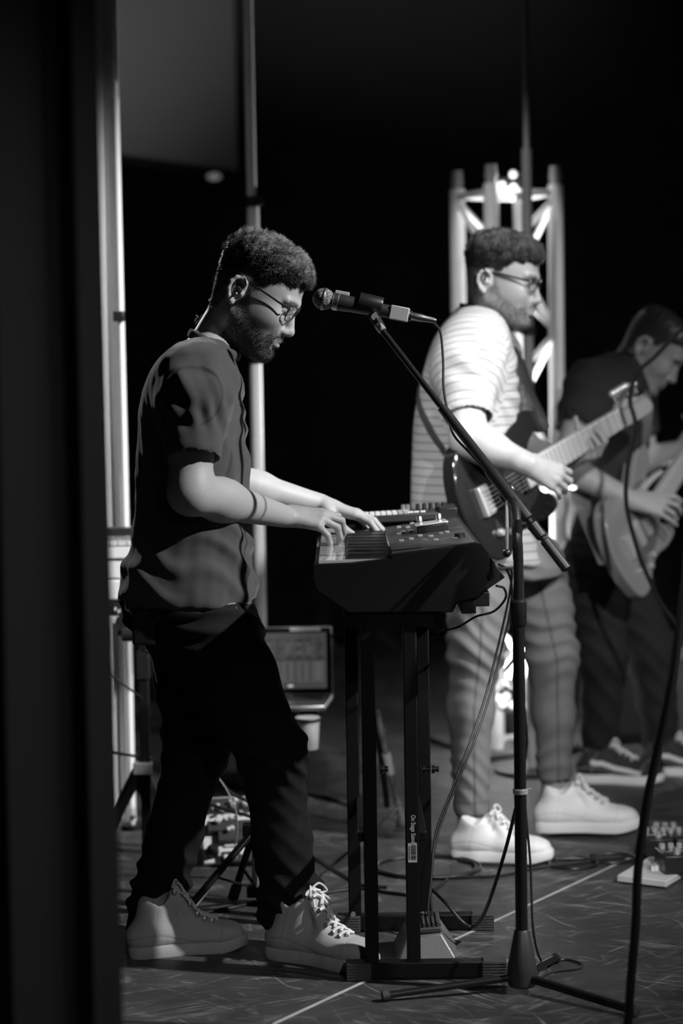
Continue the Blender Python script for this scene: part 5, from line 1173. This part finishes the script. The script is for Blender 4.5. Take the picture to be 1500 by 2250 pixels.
for k in range(6):
    ui('channel_strip', .010 + .043 * k, .018, .036, SHt * .40, .075); ui('fader', .026 + .043 * k, .026, .004, SHt * .3, .022 if k != 5 else .12); ui('meter', .036 + .043 * k, .026, .003, SHt * (.2 + .02 * k), .09)
ui('status_tag', .158, .005, .014, .006, .55)
a = hx0 + ux * (.30 - .118) + up_ * (LH - .0125) - nv_ * .0022; slab(a, a + ux * .085, a + ux * .085 + up_ * .009, a + up_ * .009, nv_, .0006).build('name_strip', mat('strip_paper', .5, .7), lt)
for k in range(14): a2 = a + ux * (.003 + .0058 * k) + up_ * .003 - nv_ * .0006; slab(a2, a2 + ux * (.0035 + .001 * (k % 2)), a2 + ux * .0038 + up_ * .003, a2 + up_ * .003, nv_, .0003).build('print_mark', mat('print_black', .01, .7), lt)
t = thing('laptop_stand', 'black pole stand with tray carrying the silver laptop', 'stand', loc=tuple(P(640, 1800, 5.95) * A(1, 1, 0)))
px_ = P(630, 1700, 5.9)[0]; MB().box((xr_ - .17, 5.90, zd - .0235), (.26, .2, .016)).build('tray', blk, t, .003)
MB().cyl((px_, 5.9, .05), (px_, 5.9, zd - .03), .014, n=16).build('pole', blk, t)
for an in (.4, 2.5, 4.6): MB().cyl((px_, 5.9, .10), (px_ + .26 * math.cos(an), 5.9 + .26 * math.sin(an), .012), .009, n=10).build('leg', blk, t)
cq = P(676, 1608, 5.72); t2 = MB().tube([cq + A(.036 * math.cos(q_), .036 * math.sin(q_), .036) for q_ in np.linspace(0, 6.28, 24, endpoint=False)], .0035, 6, closed=True).bar(cq + A(-.02, .03, .036), A(px_, 5.9, cq[2] + .04), .008, .006).build('cup_ring', blk, t)
t = thing('cup', 'pale insulated cup hanging in the ring below the laptop', 'cup', loc=tuple(cq - A(0, 0, .045)))
MB().lathe(cq - A(0, 0, .047), (0, 0, 1), [(0, .026), (.002, .0275), (.082, .0325), (.086, .033), (.086, .0305), (.01, .025)], 28).build('cup_body', mat('cup_grey', .40, .6, 0, .3, 120, var=.25, vscale=25), t)
MB().lathe(cq + A(0, 0, .030), (0, 0, 1), [(0, .0330), (.008, .0338), (.010, .033)], 28).build('rim_band', mat('cup_rim', .35, .6), t)
# ================================================================ pedal rack, low tripod, floor things
rk0 = G(455, 1905); rn = nrm(A(.10, -.80, .60)); rp = rk0 + A(0, 0, .02)
t = thing('pedal_rack', 'tilted white rack of knob-covered effect units behind the keyboard player', 'effects rack', loc=tuple(rk0))
def rh(px, py): return hit(px, py, rp, rn)
ru = nrm(np.cross(A(0, 0, 1), rn)); ru = ru if ru[0] > 0 else -ru; rv = np.cross(rn, ru); rv = rv if rv[2] > 0 else -rv; RR = np.stack([ru, rv, rn], 1)
bl = rh(447, 1898); tl = rh(447, 1752); W_ = .27; H_ = float((tl - bl) @ rv)
MB().prism([(0, 0), (W_, 0), (W_, H_), (0, H_)], bl, ru, rv, -rn, .02).build('board', white_p, t, .004)
for u_ in (.02, W_ - .02): a = bl + ru * u_ + rv * H_ * .92 - rn * .02; MB().bar(a, A(a[0], a[1] + .03, .0), .014, .014).build('strut', blk, t)
modm = mat('module_dark', .045, .4); kw = mat('knob_white', .7, .35)
for (x0, y0, x1, y1) in ((462, 1790, 620, 1750), (455, 1838, 620, 1800), (478, 1850, 620, 1832), (486, 1905, 620, 1868)):
    a = rh(x0, y0); b = rh(x1, y1); c = (a + b) / 2; u_ = abs((b - a) @ ru); v_ = max(abs((b - a) @ rv) * .75, .03)
    c = bl + ru * ((a - bl) @ ru + u_ / 2) + rv * ((a + b) / 2 - bl).dot(rv); MB().box(c + rn * .010, (min(u_, W_ - float((a - bl) @ ru) - .004), v_, .020), RR).build('effect_unit', modm, t, .003) if False else MB().box(bl + ru * ((a - bl) @ ru + min(u_, W_ - float((a - bl) @ ru)) / 2) + rv * (((a + b) / 2 - bl) @ rv) + rn * .010, (min(u_, W_ - float((a - bl) @ ru)), v_, .020), RR).build('effect_unit', modm, t, .003)
for (x, y, r) in ((465, 1783, 4), (478, 1780, 4), (487, 1787, 4), (505, 1771, 4), (511, 1778, 5), (518, 1767, 6), (526, 1766, 4), (537, 1774, 6), (477, 1812, 7), (492, 1807, 5), (504, 1804, 5), (517, 1800, 5), (528, 1797, 5), (501, 1832, 5), (509, 1829, 5), (495, 1893, 6), (515, 1888, 7), (529, 1884, 6), (542, 1878, 6), (516, 1875, 4)):
    q = rh(x, y) + rn * .018; MB().lathe(q, rn, [(0, r / 860), (.014, r / 900), (.016, r / 1100)], 14).build('knob', kw, t)
MB().prism([(0, 0), (.07, 0), (.07, .035), (0, .035)], rh(493, 1862), ru, rv, rn, .006).build('label_plate', mat('plate_white', .65, .5), t)
q = rh(467, 1873) + rn * .004; MB().lathe(q, rn, [(0, .018), (.02, .015), (.03, .008)], 12).build('jack_plug', plas, t)

tp = thing('tripod_stand', 'low black folding tripod stand with chrome column behind the keyboard player\'s feet', 'stand', loc=tuple(G(566, 1985)))
b0 = G(566, 1985); hb = P(545, 1830, b0[1] - .02)
MB().lathe((b0[0], b0[1], .02), (0, 0, 1), [(0, .010), (.01, .0125), (.30, .0125), (.302, .009), (.46, .009)], 16).build('column', chrome, tp)
MB().box((b0[0], b0[1], .03), (.05, .04, .025)).build('foot_hub', blk, tp, .003)
MB().box((b0[0] - .01, b0[1], P(0, 1832, b0[1])[2]), (.045, .035, .03)).build('collar', blk, tp, .003)
for (px, py) in ((400, 2012), (512, 1972), (690, 1995)):
    e = G(px, py, .01); s_ = A(b0[0] - .005, b0[1] - .015, P(0, 1830, b0[1])[2]); lg = MB().bar(s_, e, .020, .010).build('leg', blk, tp, .002); d = nrm(e - s_)
    MB().bar(e - d * .035, e + d * .004, .024, .016).build('rubber_foot', rub, lg); mid = s_ + (e - s_) * .55; MB().bar(A(b0[0], b0[1], .035), mid, .014, .006).build('brace', blk, tp, .001)
MB().bar(G(428, 1985, .02), G(428, 1985, .02) + A(.03, 0, .035), .024, .012).build('tape_wrap', mat('silver_tape', .5, .4), tp)

# right-hand pedal board on the floor
pbd = thing('pedal_board', 'pale wooden pedal board lying on the stage floor', 'pedal board', loc=tuple(G(1430, 1920)))
c_ = [G(1355, 1930, .012), G(1463, 1943, .012), G(1560, 1885, .012), G(1455, 1872, .012)]
v = [q * A(1, 1, 0) + A(0, 0, .004) for q in c_] + [q * A(1, 1, 0) + A(0, 0, .020) for q in c_]
MB().add(v, [(3, 2, 1, 0), (4, 5, 6, 7), (0, 1, 5, 4), (1, 2, 6, 5), (2, 3, 7, 6), (3, 0, 4, 7)]).build('plank', mat('pale_wood', .58, .7, 0, .3, 30, var=.08, vscale=20), pbd, .002)
for q in v[:4]:
    qc = np.mean(v[:4], 0); q2 = q + (qc - q) * .12; MB().cyl(q2 * A(1, 1, 0), q2 * A(1, 1, 0) + A(0, 0, .006), .012, n=12).build('foot', rub, pbd)
for i in range(4): q = G(1432 + 8 * i, 1902 - i, .03); MB().box(q * A(1, 1, 0) + A(0, 0, .026), (.008, .03, .012)).build('connector_tab', white_p, pbd)
pt = [('small black effect pedal with chrome knobs on the pale board edge', 1480, 1928, 0.1), ('black effect pedal with a cluster of bright knobs behind the pale board', 1442, 1890, .0), ('black effect pedal carrying a chrome footswitch next to the pale board', 1500, 1890, .2), ('squat black pedal with silver switches at the back of the pale board', 1462, 1860, -.1)]
for k, (lab, px, py, an) in enumerate(pt):
    q = G(px, py); z0 = .0215 if k < 3 else 0.0; t = thing('effect_pedal', lab, 'effect pedal', 'effect pedals on the floor', loc=(q[0], q[1], z0)); R_ = rotz(an)
    MB().box((q[0], q[1], z0 + .0225), (.072, .11, .045), R_).build('housing', plas, t, .003)
    for i in range(3): MB().lathe(A(q[0], q[1], z0 + .045) + R_ @ A(-.022 + .022 * i, .03, 0), (0, 0, 1), [(0, .008), (.012, .0075), (.014, .005)], 14).build('knob', chrome, t)
    MB().lathe(A(q[0], q[1], z0 + .045) + R_ @ A(0, -.03, 0), (0, 0, 1), [(0, .009), (.004, .009), (.004, .006), (.016, .006)], 14).build('footswitch', chrome, t)
    MB().box(A(q[0], q[1], z0 + .0455) + R_ @ A(0, .0, 0), (.05, .012, .001), R_).build('name_plate', alu, t)

# tape line across the floor
a, b = G(1440, 1859), G(600, 2251); d = nrm(b - a); s_ = np.cross(d, A(0, 0, 1)) * .0042
o = MB().add([a - s_ + A(0, 0, .0004), a + s_ + A(0, 0, .0004), b + s_ + A(0, 0, .0004), b - s_ + A(0, 0, .0004), a - s_ + A(0, 0, .0012), a + s_ + A(0, 0, .0012), b + s_ + A(0, 0, .0012), b - s_ + A(0, 0, .0012)], [(3, 2, 1, 0), (4, 5, 6, 7), (0, 1, 5, 4), (1, 2, 6, 5), (2, 3, 7, 6), (3, 0, 4, 7)]).build('tape_line', mat('white_floor_tape', .42, .7, var=.3, vscale=9), smooth=False)
tag(o, 'thin pale tape line running diagonally across the stage floor', 'tape')

def cable(name, label, pts, r, m=None, cat='cable', n=8):
    o = MB().tube(spline(pts, n), r, 8).build(name, m or cablem); return tag(o, label, cat)
g = lambda x, y, z=.004: G(x, y, z)
def loop(cx, cy, rx, ry, turns, ph=0, z=.004):
    return [g(cx + rx * math.cos(a_) * (1 + .05 * math.sin(a_ * .7)), cy + ry * math.sin(a_) * (1 + .05 * math.cos(a_ * .6)), z + .002 * (a_ / 6.28)) for a_ in np.linspace(ph, ph + turns * 2 * math.pi, int(10 * turns))]
cable('floor_cable', 'long black cable coiled twice on the floor behind the keyboard stand', [g(560, 2010), g(640, 1985), g(700, 1965), g(790, 1952), g(860, 1962), g(930, 1965)] + loop(940, 1905, 112, 24, 2.1, 1.2) + [g(1080, 1925), g(1180, 1908), g(1300, 1893), g(1420, 1878), g(1520, 1872)], .0042)
cable('floor_cable', 'black cable snaking past the white sneaker into two small floor loops', [g(1000, 1850), g(1020, 1868), g(1003, 1885), g(1040, 1897), g(1130, 1900), g(1200, 1905)] + loop(1262, 1896, 54, 13, 1.15, 2.9) + loop(1345, 1885, 56, 10, 1.0, 3.0) + [g(1400, 1892), g(1500, 1880)], .0038)
cable('floor_cable', 'thin black cable crossing the floor to the left of the keyboard stand', [g(560, 1965), g(620, 1930), g(680, 1886), g(740, 1915), g(795, 1945), g(850, 1950)], .0042)
cable('floor_cable', 'twisted black cable slanting up behind the keyboard stand posts', [g(640, 1975), g(690, 1934), g(745, 1890), P(795, 1845, 5.3), P(850, 1795, 5.4), P(885, 1765, 5.45)], .0035)
cable('floor_cable', 'black cable running along the floor between the player\'s two sneakers', [g(380, 2060), g(440, 2010), g(520, 1992), g(580, 1975), g(620, 1955)], .004)
cable('rack_cable', 'black cable hanging in front of the pedal rack', [P(425, 1735, 5.2), P(452, 1762, 5.2), P(500, 1780, 5.2), P(560, 1798, 5.2), P(610, 1830, 5.2)], .0045)
cable('rack_cable', 'second black cable slanting above the pedal rack', [P(470, 1700, 5.2), P(505, 1740, 5.2), P(545, 1762, 5.2), P(600, 1800, 5.2)], .0042)
cable('patch_cable', 'thin silver cable bending down over the pedal rack', [P(478, 1706, 5.15), P(500, 1740, 5.15), P(516, 1775, 5.15), P(521, 1810, 5.17), P(516, 1860, 5.2), P(498, 1910, 5.22)], .0018, mat('silver_cable', .4, .4))
cable('power_cable', 'thin dark cable stretching from the piano stand towards the drape', [P(235, 1480, 5.5), P(262, 1497, 5.5), P(300, 1525, 5.52), P(312, 1535, 5.54)], .003)
cable('power_cable', 'dark cable sagging behind the piano stand near the floor', [P(235, 1652, 5.5), P(262, 1656, 5.5), P(300, 1662, 5.55), P(340, 1670, 5.6)], .004)
for k, (dx, lab) in enumerate(((0, 'black audio cable looping from the back of the keyboard down to the volume pedal'), (9, 'second black audio cable hanging from the back of the keyboard'))):
    cable('audio_cable', lab, [P(1095, 1240 + dx, 4.72), P(1113 + dx, 1252, 4.75), P(1124 - dx * .3, 1290, 4.78), P(1119 - dx, 1350, 4.8), P(1098 - dx, 1440, 4.8), P(1075 - dx, 1530, 4.78), P(1045 - dx, 1620, 4.75), P(1000 - dx * .6, 1730, 4.7), P(962 - dx * .5, 1830, 4.66), P(947, 1930, 4.62), P(950 - dx, 2010, 4.58), P(972 - dx, 2070, 4.54), P(1000 - dx, 2105, 4.5)], .0028)
cable('pedal_cable', 'black cable hanging in a deep loop against the base bar of the keyboard stand', [P(1133, 1775, 4.40), P(1112, 1860, 4.45), P(1085, 1950, 4.5), P(1062, 2010, 4.58), P(1040, 2036, 4.64), P(1015, 2025, 4.64), P(980, 1985, 4.66), P(950, 1955, 4.7)], .004)
cable('usb_cable', 'short black cable drooping below the rear edge of the keyboard', [P(1090, 1287, 4.6), P(1107, 1293, 4.62), P(1110, 1315, 4.65), P(1085, 1343, 4.68), P(1045, 1355, 4.7), P(1005, 1378, 4.72), P(960, 1388, 4.75)], .0027)
cable('foreground_cable', 'thick black cable hanging down in front of the pale pedal board', [P(1560, -300, 3.9), P(1548, 400, 3.9), P(1530, 900, 3.9), P(1512, 1200, 3.9), P(1487, 1420, 3.9), P(1462, 1570, 3.9), P(1425, 1740, 3.9), P(1402, 1900, 3.9), P(1396, 2030, 3.9), P(1385, 2160, 3.9), P(1372, 2330, 3.9), G(1350, 2420, .01)], .0085)
cable('vocal_cable', 'black cable curving in front of the bass player', [P(1700, -200, 5.9), P(1690, 300, 5.9), P(1640, 590, 5.9), P(1560, 690, 5.9), P(1500, 722, 5.9), P(1440, 782, 5.9), P(1398, 822, 5.9), P(1384, 880, 5.9), P(1395, 935, 5.9), P(1378, 1030, 5.9), P(1376, 1110, 5.9), P(1398, 1200, 5.9), P(1420, 1260, 5.9), P(1455, 1330, 5.9), P(1500, 1390, 5.9), P(1545, 1480, 5.9), P(1570, 1650, 5.9), G(1585, 1815, .008), G(1640, 1800, .008)], .0062)
# folded stand in the dark behind the keyboard
t = thing('folded_stand', 'dim folded stand with a pale band in the dark behind the keyboard posts', 'stand', loc=tuple(G(880, 1812)))
a, b = P(826, 1560, 5.75), G(884, 1808, .012); MB().cyl(a, b, .009, n=12).build('leg', mat('dull_grey', .12, .5), t); c = P(846, 1665, 5.76)
MB().cyl(a + (b - a) * .38, a + (b - a) * .56, .0125, n=12).build('band', mat('band_pale', .35, .5), t); MB().ball(b, .018, 12).build('rubber_foot', rub, t)
a2 = G(800, 1795, .01); MB().cyl(a, a2, .009, n=12).cyl(a, G(850, 1770, .01), .009, n=12).build('rear_legs', blk, t)
# guitar amplifier in the shadow behind the bass player
q = G(1440, 1640); t = thing('guitar_amp', 'dark amplifier cabinet in the shadow behind the bass player', 'amplifier', loc=(q[0], q[1] + .2, 0))
MB().box((q[0], q[1] + .2, .17), (.36, .26, .34)).build('cabinet', mat('amp_tolex', .02, .8, 0, .4, 300), t, .01)
MB().box((q[0], q[1] + .068, .15), (.31, .006, .24)).build('grille_cloth', mat('grille_cloth', .06, .9, 0, .4, 500), t)
MB().box((q[0], q[1] + .068, .30), (.31, .006, .04)).build('control_panel', mat('amp_panel', .2, .4, .6), t)
for i in range(6): MB().lathe((q[0] - .12 + .048 * i, q[1] + .066, .30), (0, -1, 0), [(0, .009), (.014, .008)], 12).build('knob', plas, t)
MB().tube(spline([(q[0] - .07, q[1] + .2, .342), (q[0] - .05, q[1] + .2, .365), (q[0] + .05, q[1] + .2, .365), (q[0] + .07, q[1] + .2, .342)], 6), .009, 8).build('handle', plas, t)
